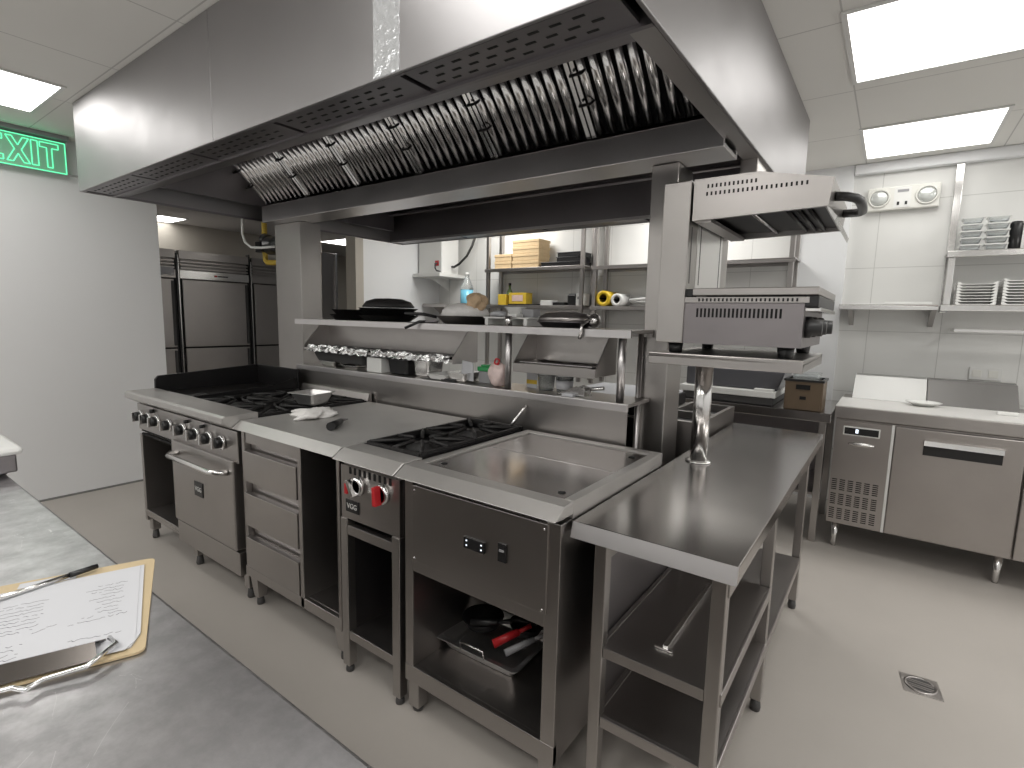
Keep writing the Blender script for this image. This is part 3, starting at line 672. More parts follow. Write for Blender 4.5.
t.part('rear_slot', B(-.5835, -.5825, sy1-.128, sy1-.12, 1.53, 1.74), DKGREY)
hdm = MB().use(ST).prism([(-.578, 1.735), (-.185, 1.745), (-.175, 1.825), (-.38, 1.868), (-.578, 1.868)], 1, sy0-.004, sy0+.012)
hdm.prism([(-.578, 1.735), (-.185, 1.745), (-.175, 1.825), (-.38, 1.868), (-.578, 1.868)], 1, sy1-.012, sy1+.004)
hdm.prism([(-.578, 1.858), (-.38, 1.858), (-.38, 1.868), (-.578, 1.868)], 1, sy0+.012, sy1-.012).prism([(-.38, 1.858), (-.185, 1.818), (-.175, 1.825), (-.38, 1.868)], 1, sy0+.012, sy1-.012)
hdm.prism([(-.194, 1.745), (-.185, 1.745), (-.175, 1.825), (-.184, 1.822)], 1, sy0+.012, sy1-.012).box(-.578, -.568, sy0+.012, sy1-.012, 1.735, 1.86)
hdm.use(HOLE)
for i in range(12): hdm.box(-.535+i*.0132, -.5295+i*.0132, sy0-.0048, sy0-.003, 1.836, 1.848)
for i in range(22): hdm.box(-.537+i*.0138, -.5315+i*.0138, sy0-.0048, sy0-.003, 1.812, 1.824)
hd = t.part('heating_hood', hdm)
t.part('burner_plate', MB().use(BLACKST).box(-.568, -.2, sy0+.014, sy1-.014, 1.758, 1.768), None, hd)
t.part('element_rod', MB().rod((-.40, sy0+.02, 1.752), (-.40, sy1-.02, 1.752), .006, 8), ST_BR, hd)
t.part('element_rod', MB().rod((-.30, sy0+.02, 1.752), (-.30, sy1-.02, 1.752), .006, 8).rod((-.27, sy0+.02, 1.752), (-.27, sy1-.02, 1.752), .006, 8).rod((-.24, sy0+.02, 1.752), (-.24, sy1-.02, 1.752), .006, 8), BLACKST, hd)
rail = MB().use(ST).prism([(-.572, 1.735), (-.56, 1.735), (-.56, 1.765), (-.572, 1.765)], 1, sy0, sy1)
t.part('inner_rail', MB().use(ST).box(-.57, -.52, sy0+.012, sy1-.012, 1.730, 1.742), None, hd)
fl = MB().use(ST_BR).hexa([(-.185, sy0, 1.735), (-.165, sy0, 1.70), (-.165, sy1, 1.70), (-.185, sy1, 1.735)], [(-.19, sy0, 1.75), (-.16, sy0, 1.715), (-.16, sy1, 1.715), (-.19, sy1, 1.75)])
t.part('front_lip', fl, None, hd)
t.part('handle', MB().tube([(-.178, sy0+.10, 1.79), (-.150, sy0+.105, 1.788), (-.128, sy0+.125, 1.785), (-.118, sy0+.16, 1.783), (-.115, (sy0+sy1)/2, 1.782), (-.118, sy1-.16, 1.783), (-.128, sy1-.125, 1.785), (-.150, sy1-.105, 1.788), (-.178, sy1-.10, 1.79)], .014, 12), BLACK, hd)
for yk in (sy0+.07, sy0+.2, sy1-.1):
    t.part('control_knob', MB().lathe([(.034, 0), (.034, .014), (.026, .02), (.024, .045), (.0, .046)], (-.222, yk, 1.39), 20, 'x'), BLACK)
for xf in (-.625, -.27):
    for yf in (sy0+.05, sy1-.05):
        t.part('foot', MB().lathe([(.022, 0), (.026, .035)], (xf, yf, 1.29), 16), BLACK)

# ------------------------------------------------------------------ pass shelf behind the cooking line
PX0, PX1, PY0, PY1 = -3.19, -.835, 1.953, 2.19
t = Thing('pass_shelf', 'long two-tier stainless pass shelf with splashback behind the cooking line', 'shelf unit', (-2.0, 2.07, 0))
t.part('splashback', MB().box(PX0, PX1, PY0, PY0+.006, .87, 1.03), ST, None, .002)
t.part('front_lip', B(PX0, PX1, PY0-.002, PY0+.012, 1.028, 1.061), ST_LT, None, .003)  # lip in paler steel, light painted into its colour
t.part('front_lip', B(PX0, PX1, PY0-.003, PY0-.0005, 1.327, 1.359), ST_LT)  # upper lip, likewise paler to look lit
t.part('lower_shelf', B(PX0, PX1, PY0+.012, PY1, 1.045, 1.06), ST, None, .002)
t.part('upper_shelf', MB().box(PX0, PX1, PY0, PY1, 1.346, 1.360).box(PX0, PX1, PY0, PY0+.012, 1.328, 1.346).box(PX0, PX1, PY1-.012, PY1, 1.328, 1.346), ST, None, .002)
for px in (-3.142, -1.463, -.885):
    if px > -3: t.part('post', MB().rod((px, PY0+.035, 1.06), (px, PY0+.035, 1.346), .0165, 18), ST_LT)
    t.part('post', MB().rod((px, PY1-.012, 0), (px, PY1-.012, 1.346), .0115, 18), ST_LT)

def rack(x0, x1, label, solid):
    r = Thing('hanging_rack', label, 'rack', ((x0+x1)/2, 2.08, 1.155), 'racks hung under the pass shelf')
    yb, yf = 2.164, 1.968
    for xa in (x0, x1-.004):
        r.part('side_plate', MB().prism([(yb, 1.155), (yf, 1.155), (yf, 1.19), (2.09, 1.328), (yb, 1.328)], 0, xa, xa+.004), ST)
    r.part('back_plate', B(x0+.004, x1-.004, yb-.005, yb, 1.155, 1.328), ST)
    if solid:
        r.part('tray_floor', MB().box(x0+.004, x1-.004, yf, yb-.005, 1.176, 1.186).box(x0+.004, x1-.004, yf-.004, yf, 1.15, 1.19), ST, None, .001)
    else:
        r.part('frame_rail', B(x0+.004, x1-.004, yf, yf+.012, 1.163, 1.176), ST)
        r.part('frame_rail', B(x0+.004, x1-.004, yb-.02, yb-.005, 1.163, 1.176), ST)
    return r
rack(-3.12, -1.80, 'long rack under the left half of the pass shelf, holding foil-lined pans', False)
rack(-1.42, -.99, 'short shallow steel rack under the right half of the pass shelf', True)
single('baking_sheet', 'thin bright steel sheet lying in the short rack under the pass shelf', 'tray', MB().pan(-1.205, 2.06, 1.187, .38, .165, .012, .002, .004, .006), ST_BR, (-1.2, 2.065, 1.187))

# foil-lined pan hanging in the long rack and the foil-wrapped tray beside it
t = Thing('foil_lined_pan', 'dark rectangular pan with crumpled foil rim at the left of the long rack', 'pan', (-2.78, 2.07, 1.09))
t.part('pan', MB().pan(-2.81, 2.07, 1.09, .54, .17, .092, .003, .03, .012), DKGREY)
def foil_edge(x0, x1, y, z, seed, h=.022):
    rnd = random.Random(seed); m = MB(); n = int((x1-x0)/.016); rows = 5
    v = []
    for i in range(n+1):
        x = x0+(x1-x0)*i/n
        for j in range(rows):
            v.append((x+rnd.uniform(-.006, .006), y-(.022, .018, .012, .002, -.03)[j]+rnd.uniform(-.007, .007), z+(-.028, -.012, .004, .012, .006)[j]*h/.022+rnd.uniform(-.006, .006)))
    f = [(i*rows+j, (i+1)*rows+j, (i+1)*rows+j+1, i*rows+j+1) for i in range(n) for j in range(rows-1)]
    return m.add(v, f)
t.part('dark_liner', B(-3.06, -2.5, 1.99, 2.15, 1.172, 1.188), BLACKST)
t.part('foil', foil_edge(-3.09, -2.47, 1.985, 1.184, 3), FOIL)
t = Thing('foil_covered_tray', 'flat tray with foil-wrapped front edge on the right of the long rack', 'tray', (-2.13, 2.07, 1.176))
t.part('tray', B(-2.45, -1.83, 1.98, 2.165, 1.176, 1.19), BLACKST, None, .003)
t.part('foil', MB().add(foil_edge(-2.45, -1.83, 1.985, 1.186, 5, .02).v, foil_edge(-2.45, -1.83, 1.985, 1.186, 5, .02).f), FOIL)

# things on the lower pass shelf
ZL = 1.061
single('white_box', 'plain white box on the lower pass shelf under the foil-lined pan', 'box', B(-2.505, -2.375, 1.985, 2.10, ZL, 1.148), WHITE_P, (-2.46, 2.04, ZL), None, .004)
def insert(x, y, w, d, h, mat, name, label, cat='container'):
    single(name, label, cat, MB().pan(x, y, ZL, w, d, h, .002, .008, .006), mat, (x, y, ZL))
insert(-2.92, 2.07, .16, .15, .035, ST_BR, 'steel_pan', 'low steel pan on the lower pass shelf near its left end')
insert(-2.70, 2.07, .16, .15, .022, ST_BR, 'steel_pan', 'low steel pan beside the white box on the lower pass shelf')
insert(-2.27, 2.08, .17, .14, .085, BLACK, 'black_container', 'black square container right of the white box on the pass shelf')
insert(-2.085, 2.08, .13, .13, .09, ST_BR, 'steel_insert', 'tall steel insert right of the black container on the pass shelf')
for i, (x, z) in enumerate(((-2.31, 1.16), (-2.26, 1.163), (-2.22, 1.158))):
    single('spoon', 'steel spoon standing in the black container on the pass shelf', 'spoon', MB().rod((x, 2.06, 1.07), (x-.01, 2.03, z-.02), .004, 8).lathe([(0, -.012), (.012, 0), (0, .012)], (x-.01, 2.028, z-.012), 12), ST_BR, (x, 2.06, 1.07), 'spoons in the black container')
insert(-1.93, 2.06, .15, .16, .03, WHITE_P, 'white_tray', 'white shallow tray on the pass shelf beneath the foil-covered tray', 'tray')
single('chopping_knife', 'steel knife lying in front on the lower pass shelf', 'knife', MB().prism([(-2.05, 1.98), (-1.90, 1.99), (-1.90, 2.01), (-2.04, 2.012)], 2, ZL+.001, ZL+.003).use(BLACK).box(-1.90, -1.80, 1.988, 2.01, ZL, ZL+.014), ST_BR, (-1.93, 2.0, ZL))
t = Thing('steel_insert', 'steel insert holding a standing white sheet left of the pass post', 'container', (-1.70, 2.06, ZL))
t.part('insert', MB().pan(-1.80, 2.06, ZL, .13, .15, .05, .002, .008, .006), ST_BR)
t.part('white_sheet', MB().prism([(-1.80, 1.07), (-1.715, 1.07), (-1.72, 1.165), (-1.79, 1.172)], 1, 2.03, 2.036), PAPER)
single('green_cover', 'green plastic cover on a small grey box left of the pass post', 'cover', MB().box(-1.715, -1.63, 2.06, 2.15, 1.122, 1.145).box(-1.70, -1.645, 2.07, 2.14, 1.145, 1.155), GREEN_P, (-1.67, 2.1, 1.122), None, .004)
single('grey_box', 'small grey box under the green lid on the pass shelf', 'box', B(-1.71, -1.635, 2.065, 2.145, ZL, 1.121), GREYPL, (-1.67, 2.1, ZL), None, .004)
t = Thing('tied_plastic_bag', 'cloudy plastic bag tied with red on the pass shelf left of the post', 'bag', (-1.54, 2.02, ZL))
t.part('bag', MB().blob((-1.545, 2.02, 1.118), .055, .042, .062, 4, .24, flat=-.056), BAGMAT)
t.part('red_tie', MB().tube([(-1.54+.014*math.cos(q), 2.0+.003*math.sin(q*3), 1.185+.014*math.sin(q)) for q in [i*PI/6 for i in range(13)]], .0045).rod((-1.54, 2.01, 1.165), (-1.535, 2.005, 1.178), .006, 8), RED)
single('yellow_card', 'small yellow-striped card standing behind the pass post', 'card', MB().use(PAPER).box(-1.43, -1.37, 2.10, 2.104, ZL, 1.15).use(YELLOW2).box(-1.43, -1.37, 2.0985, 2.1, 1.08, 1.10), None, (-1.4, 2.1, ZL))
for i, (x, lab) in enumerate(((-1.31, 'clear plastic tub under the short rack, nearest the post'), (-1.21, 'clear plastic tub under the middle of the short rack'))):
    k = Thing('plastic_tub', lab, 'container', (x, 2.09, ZL))
    k.part('tub', MB().lathe([(0, 0), (.036, 0), (.042, .07), (.044, .07), (.044, .074), (.0405, .074), (.035, .003), (0, .003)], (x, 2.09, ZL), 24), CLEAR)
    if i: k.part('label', MB().lathe([(.0385, .015), (.0425, .055)], (x, 2.09, ZL), 24), PAPER)
single('metal_scoop', 'bright metal scoop lying under the right end of the short rack', 'scoop', MB().use(ST_BR).prism([(-1.20, ZL), (-1.06, ZL), (-1.06, ZL+.035), (-1.10, ZL+.045)], 1, 2.0, 2.003).prism([(-1.20, ZL), (-1.06, ZL), (-1.06, ZL+.035), (-1.10, ZL+.045)], 1, 2.07, 2.073).box(-1.20, -1.06, 2.0, 2.073, ZL, ZL+.003).rod((-1.07, 2.036, ZL+.03), (-.98, 2.03, ZL+.045), .008, 10), None, (-1.1, 2.03, ZL))
single('white_label_tag', 'small white tag on the front of the lower pass shelf right of the post', 'tag', B(-1.155, -1.10, PY0+.02, PY0+.045, ZL, ZL+.012), PAPER, (-1.13, PY0+.03, ZL))

# things on the upper pass shelf
ZU = 1.361
def fry(x, y, z, r, ang, label, group=None, mat=BLACKST, hl=.17, h=.035, hmat=None):
    k = Thing('frying_pan', label, 'frying pan', (x, y, z), group)
    k.part('bowl', MB().lathe([(0, 0), (r*.74, 0), (r, h), (r+.004, h), (r+.004, h-.004), (r*.99, h-.006)][:4]+[(r-.005, h), (r*.72, .004), (0, .004)], (x, y, z), 32), mat)
    ca, sa = math.cos(ang), math.sin(ang)
    if hl: k.part('handle', MB().tube([(x+ca*(r-.005), y+sa*(r-.005), z+h*.8), (x+ca*(r+hl*.4), y+sa*(r+hl*.4), z+h+.006), (x+ca*(r+hl), y+sa*(r+hl), z+h+.008)], .008 if hmat is None else .0045), hmat or BLACK)
    return k
for i in range(2): fry(-2.79, 2.09, ZU+i*.03, .125-i*.012, 2.0, ('lower of the two small stacked pans at the left of the upper pass shelf', 'upper of the two small stacked pans at the left of the upper pass shelf')[i], None, IRON, .08)
for i in range(3): fry(-2.44, 2.10, ZU+i*.022, .175, (.1, 1.4, 1.8)[i], ('bottom black pan of the large stack on the upper pass shelf', 'middle black pan of the large stack on the upper pass shelf', 'third black pan of the large stack, under the domed one')[i], None, IRON, (.15, 0, 0)[i], .032, ST_BR)
single('domed_pan', 'black domed pan turned upside down on top of the large pan stack', 'pan', MB().lathe([(.15, 0), (.152, .006), (.13, .034), (.08, .05), (0, .054)], (-2.44, 2.10, ZU+.081), 32), IRON, (-2.44, 2.10, ZU+.081))
k = fry(-1.80, 2.08, ZU, .165, -2.4, 'steel frying pan heaped with white cloth on the upper pass shelf', None, ST, .16, .04)
single('white_cloth', 'white cloth heaped in the steel frying pan on the upper pass shelf', 'cloth', MB().blob((-1.82, 2.07, ZU+.052), .14, .10, .055, 9, .12, flat=-.036), CLOTH, (-1.82, 2.07, ZU+.014))
single('tan_cloth_bundle', 'tan crumpled bundle resting on the white cloth in the pan', 'bundle', MB().blob((-1.735, 2.07, ZU+.112), .055, .045, .046, 12, .38, 26, 16), TOWEL, (-1.745, 2.07, ZU+.05))
single('oval_pan', 'small oval pan before the cloth-filled one, its black handle hanging over the shelf edge', 'pan', MB().use(ST_DARK).lathe([(0, 0), (.05, 0), (.06, .012), (.056, .012), (.048, .003), (0, .003)], (-1.99, 1.985, ZU+.001), 24, 'z', 1.2, .5).use(BLACK).tube([(-1.99, 1.965, ZU+.008), (-2.02, 1.94, ZU+.004), (-2.08, 1.90, ZU-.03)], .0075), ST_DARK, (-1.99, 1.985, ZU))
single('white_rack_tray', 'white wire-edged tray on the upper pass shelf between the pans', 'tray', MB().box(-1.63, -1.36, 2.0, 2.16, ZU+.032, ZU+.04).box(-1.62, -1.60, 2.0, 2.16, ZU, ZU+.032).box(-1.39, -1.37, 2.0, 2.16, ZU, ZU+.032).box(-1.475, -1.455, 2.0, 2.16, ZU, ZU+.032), WHITE_P, (-1.46, 2.08, ZU), None, .002)
for i, (x, y, w, h, mt, lab) in enumerate(((-1.60, 2.08, .07, .03, PAPER, 'crumpled white wrap at the left end of the white tray'), (-1.41, 2.09, .07, .04, GREYPL, 'grey small box at the right end of the white tray'), (-1.45, 2.02, .05, .016, WHITE_P, 'small white dish at the front of the white tray'))):
    single(('paper_wrap', 'small_box', 'white_dish')[i], lab, ('wrap', 'box', 'dish')[i], (MB().blob((x, y, ZU+.04+h*.5), w*.5, .04, h*.5, 5, .3) if i == 0 else MB().box(x-w/2, x+w/2, y-.03, y+.03, ZU+.0405, ZU+.04+h)), mt, (x, y, ZU+.04), None, 0 if i == 0 else .003)
single('white_bowl', 'small white square bowl behind the white tray on the pass shelf', 'bowl', MB().pan(-1.53, 2.13, ZU+.0405, .11, .05, .05, .003, .02, .004), WHITE_GL, (-1.53, 2.13, ZU+.0405))
t = Thing('covered_serving_dish', 'oval steel serving dish with a domed lid on the right of the upper pass shelf', 'serving dish', (-1.205, 2.07, ZU))
t.part('dish', MB().lathe([(0, 0), (.11, 0), (.135, .022), (.14, .022), (.14, .026), (0, .026)], (-1.205, 2.07, ZU), 32, 'z', 1, .75), ST_DARK)
t.part('lid', MB().lathe([(.135, .026), (.13, .045), (.1, .062), (.05, .07), (0, .072)], (-1.205, 2.07, ZU), 32, 'z', 1, .75), ST)
single('serving_ladle', 'bright ladle hanging over the shelf edge at the right of the serving dish', 'ladle', MB().tube([(-1.05, 2.05, ZU+.03), (-1.045, 1.985, ZU+.035), (-1.05, PY0-.014, ZU+.015), (-1.055, PY0-.018, ZU-.045)], .0075).blob((-1.05, 2.05, ZU+.032), .03, .03, .03, 1, .05), ST_BR, (-1.05, 2.0, ZU))
single('cup_hook', 'small steel cup clamp at the front of the upper shelf above the post', 'clamp', MB().lathe([(.018, 0), (.018, .045), (.015, .045), (.015, .004), (0, .004)], (-1.455, PY0+.02, ZU), 18), ST_BR, (-1.455, PY0+.02, ZU))

# things on the drawer table
t = Thing('gastronorm_pan', 'small empty stainless pan on the worktop beside the range burners', 'pan', (-2.42, 1.60, .901))
t.part('body', placed(MB().pan(0, 0, 0, .165, .155, .062, .002, .02, .012), Matrix.Rotation(.2, 3, 'Z'), (-2.455, 1.588, .9225)), ST_TRAY, None, .001)
single('folded_cloth', 'crumpled white cleaning cloth in front of the small pan on the worktop', 'cloth', MB().blob((-2.235, 1.445, .914), .088, .10, .026, 21, .42, 34, 12, flat=-.013), CLOTH, (-2.26, 1.45, .901))
for v in bpy.data.objects['gastronorm_pan'].children: pass
t = Thing('scraper', 'black-handled scraper lying on the worktop right of the white cloth', 'scraper', (-2.0, 1.42, .901))
t.part('handle', MB().rod((-1.905, 1.315, .919), (-1.985, 1.425, .916), .019, 12, .013), BLACK)
t.part('blade', MB().prism([(-1.998, 1.424), (-1.976, 1.434), (-2.0, 1.475), (-2.024, 1.465)], 2, .914, .918), ST_DARK)

# ------------------------------------------------------------------ rear cooking line behind the pass
t = Thing('rear_worktop', 'long stainless worktop behind the pass shelf, under the rear half of the hood', 'work table', (-2.4, 2.78, 0))
t.part('top', B(-3.4, -1.53, 2.43, 3.1, .86, .90), ST_TOP, None, .004)
t.part('carcass', MB().box(-3.38, -1.55, 2.45, 2.46, .15, .86).box(-3.38, -3.36, 2.46, 3.08, .15, .86).box(-1.57, -1.55, 2.46, 3.08, .15, .86).box(-3.36, -1.57, 2.46, 3.08, .15, .17), ST, None, .002)
for xl in (-3.33, -1.62):
    for yl in (2.5, 3.03): t.part('leg', B(xl-.02, xl+.02, yl-.02, yl+.02, 0, .15), ST)
t = Thing('rear_griddle', 'dark-sided griddle unit behind the right end of the pass shelf', 'griddle', (-1.2, 2.78, 0))
t.part('body', B(-1.52, -.93, 2.44, 3.1, .12, .92), ST, None, .004)
t.part('dark_front', B(-1.5, -.95, 2.436, 2.44, .925-.16, .915), BLACKST)
t.part('plate', B(-1.5, -.95, 2.47, 3.07, .921, .985), BLACKST, None, .004)
for xl in (-1.48, -.97):
    for yl in (2.5, 3.03): t.part('leg', B(xl-.02, xl+.02, yl-.02, yl+.02, 0, .12), ST)
single('white_board', 'white board lying on the dark griddle seen under the right end of the pass shelf', 'board', B(-1.47, -.96, 2.55, 3.04, .986, 1.0), PAPER, (-1.2, 2.8, .986), None, .003)
t = Thing('rear_burner_unit', 'steel burner unit with dark open wells behind the work table corner', 'stove', (-.8, 2.8, 0))
m = MB().use(ST).box(-.92, -.68, 2.44, 3.09, .12, .88).box(-.92, -.90, 2.44, 3.09, .88, .93).box(-.70, -.68, 2.44, 3.09, .88, .93).box(-.90, -.70, 2.44, 2.47, .88, .93).box(-.90, -.70, 3.06, 3.09, .88, .93).box(-.90, -.70, 2.75, 2.78, .88, .925)
t.part('body', m)
t.part('well_floor', B(-.899, -.701, 2.471, 3.059, .881, .89), BLACK_M)
for xl in (-.90, -.70):
    for yl in (2.5, 3.03): t.part('leg', B(xl-.018, xl+.018, yl-.018, yl+.018, 0, .12), ST)

# yellow gas line and black motor beside the left pillar
t = Thing('gas_pipe', 'yellow gas pipe bending round beside the left pillar under the hood', 'pipe', (-4.1, 2.32, 1.79))
t.part('pipe', MB().tube([(-4.21, 2.33, ZC-.07), (-4.21, 2.33, 1.86), (-4.205, 2.33, 1.82), (-4.18, 2.33, 1.80), (-4.1, 2.33, 1.795), (-3.835, 2.32, 1.795)], .021, 12), GASPIPE)
t.part('valve', MB().use(BLACK).rod((-4.21, 2.33, 1.985), (-4.10, 2.33, 1.955), .05, 14).rod((-4.12, 2.33, 1.93), (-3.835, 2.3, 1.915), .075, 16).box(-4.25, -4.17, 2.27, 2.36, 1.88, 1.96), None)
single('white_hose', 'thin white hose looping down from the hood to the left pillar', 'hose', MB().tube([(-4.30, 2.20, 2.15), (-4.31, 2.2, 2.02), (-4.27, 2.2, 1.95), (-4.18, 2.2, 1.905), (-4.02, 2.2, 1.893), (-3.84, 2.21, 1.893)], .010), WHITE_P, (-4.2, 2.28, 1.9))

# ------------------------------------------------------------------ tall refrigerators at the far left
def fridge(y0, y1, label, logo):
    X = -6.2
    f = Thing('upright_refrigerator', label, 'refrigerator', (X-.4, (y0+y1)/2, 0), 'tall stainless refrigerators along the far left')
    f.part('cabinet', B(X-.75, X-.06, y0+.004, y1-.004, .12, 2.03), ST_FR, None, .004)
    lv = MB().use(ST_FR).box(X-.06, X, y0+.02, y1-.02, 1.945, 2.03)
    for i in range(3): lv.prism([(X-.06, 1.935-i*.035), (X-.0, 1.925-i*.035), (X, 1.908-i*.035), (X-.06, 1.912-i*.035)], 1, y0+.03, y1-.03)
    f.part('louvre', lv)
    hp = f.part('header_panel', B(X-.06, X, y0+.02, y1-.02, 1.735, 1.825), ST_BR if logo else ST_FR, None, .003)
    if logo:
        f.part('logo_mark', MB().use(RED).box(X, X+.001, (y0+y1)/2-.02, (y0+y1)/2+.012, 1.772, 1.79).use(DKGREY).box(X, X+.001, (y0+y1)/2+.02, (y0+y1)/2+.13, 1.774, 1.788), None, hp)
    for (za, zb) in ((1.00, 1.725), (.18, .985)):
        d = f.part('door', B(X-.058, X+.012, y0+.035, y1-.045, za, zb), ST_FR, None, .006)
        f.part('gasket', B(X-.06, X-.01, y0+.02, y1-.02, za-.006, zb+.006), BLACK_M, d)
        f.part('door_handle', B(X+.012, X+.02, y1-.075, y1-.05, za+.02, zb-.02), DKGREY, d)
    f.part('hinge_post', B(X-.06, X+.004, y1-.018, y1-.002, .15, 2.06 if logo else 2.0), BLACK, None, .002)
    f.part('hinge_post', B(X-.06, X+.004, y0+.002, y0+.014, .15, 1.98), ST_BR, None, .002)
    for xl in (X-.7, X-.1):
        for yl in (y0+.06, y1-.06): f.part('leg', MB().lathe([(.02, 0), (.022, .12)], (xl, yl, 0), 12), DKGREY)
    return f
f1 = fridge(1.83, 2.46, 'tall two-door refrigerator next to the white partition, with a white sticker on it', False)
single('white_sticker', 'small white notice stuck to the top of the refrigerator by the partition', 'notice', B(-6.2, -6.198, 2.25, 2.42, 1.765, 1.845), PAPER, (-6.2, 2.3, 1.765))
f2 = fridge(2.46, 3.24, 'tall two-door refrigerator with a red brand mark, middle one of the row', True)
f3 = fridge(3.24, 3.90, 'tall two-door refrigerator partly behind the left pillar, last of the row', False)
# steel jamb, dark doorway with appliances further back
t = Thing('tall_cabinet', 'tall stainless cabinet end standing behind the left pillar', 'cabinet', (-6.3, 4.3, 0))
t.part('body', B(-6.9, -6.2, 4.08, 4.40, .0, 2.2), ST_V, None, .004)
t.part('end_trim', B(-6.24, -6.18, 4.395, 4.43, 0, 2.2), ST_BR, None, .003)
t = Thing('white_freezer', 'white cabinet freezer seen in the gap behind the left pillar', 'freezer', (-5.9, 5.2, 0))
t.part('body', B(-6.5, -5.5, 5.0, 5.6, .05, 1.62), WHITE_P, None, .01)
t.part('door_line', B(-6.0, -5.99, 4.995, 5.0, .1, 1.58), GREYPL)
t.part('foot', B(-6.45, -5.55, 5.05, 5.55, 0, .05), DKGREY)
single('black_oven', 'black box-shaped appliance standing on the white freezer', 'appliance', MB().use(BLACK).box(-6.5, -5.5, 5.0, 5.55, 1.621, 2.12).use(DKGREY).box(-6.45, -5.7, 4.99, 5.0, 1.68, 2.05), None, (-6.0, 5.3, 1.621), None, .004)
single('wall_clock', 'white-rimmed round clock high behind the left pillar', 'clock', MB().use(WHITE_P).lathe([(.09, 0), (.09, .03), (.075, .03)], (-4.91, 4.6, 2.18), 24, 'x').use(BLACK).lathe([(.075, .02), (0, .02)], (-4.91, 4.6, 2.18), 24, 'x'), None, (-4.86, 4.6, 2.18))

# ------------------------------------------------------------------ back wall: shelves and what stands on them
YS0, YS1 = 4.5, 4.79
def wall_rack(x0, x1, shelves, label):
    t = Thing('wall_shelf_unit', label, 'shelf unit', ((x0+x1)/2, 4.65, 0), 'post-mounted shelf units on the back wall')
    for z in shelves:
        t.part('shelf', MB().box(x0, x1, YS0, YS1, z-.012, z).box(x0, x1, YS0, YS0+.01, z-.035, z-.012).box(x0, x1, YS1-.01, YS1, z-.035, z-.012), ST, None, .002)
    for xp in (x0+.03, x1-.03):
        for yp in (YS0+.03, YS1-.03): t.part('post', B(xp-.018, xp+.018, yp-.018, yp+.018, .78, 2.38), ST_V, None, .003)
    return t
wall_rack(-3.66, -2.44, (1.53, 1.915), 'steel shelf unit on the back wall carrying the tan boxes')
wall_rack(-2.36, -.64, (1.525, 1.90), 'steel shelf unit on the back wall carrying the yellow rolls')
SA, SB = 1.916, 1.531
def tan_box(x0, x1, z0, z1, lab):
    k = Thing('tan_box', lab, 'box', ((x0+x1)/2, 4.64, z0), 'tan boxes stacked on the top shelf')
    k.part('body', B(x0, x1, 4.54, 4.75, z0, z1-.012), CARD, None, .004)
    k.part('lid', B(x0-.004, x1+.004, 4.536, 4.754, z1-.028, z1), CARD, None, .003)
tan_box(-3.55, -3.33, SA, SA+.075, 'bottom tan box of the lower stack on the top shelf')
tan_box(-3.55, -3.33, SA+.076, SA+.15, 'upper tan box of the lower stack on the top shelf')
for i in range(4): tan_box(-3.315, -2.985, SA+i*.072, SA+i*.072+.071, ('bottom tan box of the tall stack', 'second tan box from the bottom of the tall stack', 'third tan box from the bottom of the tall stack', 'top tan box of the tall stack')[i]+' beside the black trays')
def flat_box(x0, x1, z0, z1, lab, name='black_tray'):
    single(name, lab, 'tray', MB().box(x0, x1, 4.54, 4.76, z0, z1).box(x0-.008, x1+.008, 4.532, 4.768, z1-.008, z1-.002), BLACK, ((x0+x1)/2, 4.65, z0), None, .003)
flat_box(-2.955, -2.50, SA, SA+.045, 'wide flat black tray under the black pair on the top shelf')
flat_box(-2.77, -2.51, SA+.0455, SA+.09, 'middle flat black tray on the top shelf')
flat_box(-2.76, -2.50, SA+.0905, SA+.135, 'topmost flat black tray on the top shelf')
# lower shelf
t = Thing('sauce_bottle', 'dark green bottle standing behind the yellow packets on the lower wall shelf', 'bottle', (-3.43, 4.66, SB))
t.part('bottle', MB().lathe([(0, 0), (.036, 0), (.036, .13), (.014, .18), (.014, .235), (0, .235)], (-3.43, 4.66, SB), 20), BOTGREEN)
t.part('label', MB().lathe([(.0365, .07), (.0365, .12)], (-3.43, 4.66, SB), 20), PAPER)
t.part('cap', MB().lathe([(.016, .215), (.016, .24), (0, .24)], (-3.43, 4.66, SB), 16), BLACK)
single('yellow_packet', 'small yellow packet left on the lower wall shelf', 'packet', B(-3.50, -3.39, 4.54, 4.60, SB, SB+.115), YELLOW2, (-3.42, 4.57, SB), None, .006)
single('yellow_packet', 'wide yellow packet with pink label on the lower wall shelf', 'packet', MB().use(YELLOW2).box(-3.35, -3.13, 4.54, 4.66, SB+.012, SB+.13).use(PINK).box(-3.31, -3.17, 4.538, 4.54, SB+.04, SB+.105).use(BLACK).box(-3.36, -2.97, 4.535, 4.70, SB, SB+.012), None, (-3.2, 4.6, SB), None, .003)
single('white_carton', 'low white carton in the middle of the lower wall shelf', 'carton', B(-2.95, -2.81, 4.54, 4.66, SB, SB+.05), WHITE_P, (-2.82, 4.6, SB), None, .004)
single('black_tray', 'flat black tray on the lower wall shelf before the black case', 'tray', B(-2.80, -2.66, 4.54, 4.68, SB, SB+.03), BLACK, (-2.64, 4.6, SB), None, .004)
single('black_case', 'rounded black case on the lower wall shelf beside the white box', 'case', B(-2.655, -2.545, 4.57, 4.70, SB, SB+.115), BLACK, (-2.6, 4.63, SB), None, .02)
t = Thing('white_carton', 'white printed box at the right end of the lower wall shelf', 'carton', (-2.49, 4.6, SB))
t.part('box', B(-2.535, -2.45, 4.54, 4.66, SB, SB+.115), WHITE_P, None, .003)
t.part('print', MB().box(-2.52, -2.465, 4.539, 4.54, SB+.06, SB+.085), GREYPL)
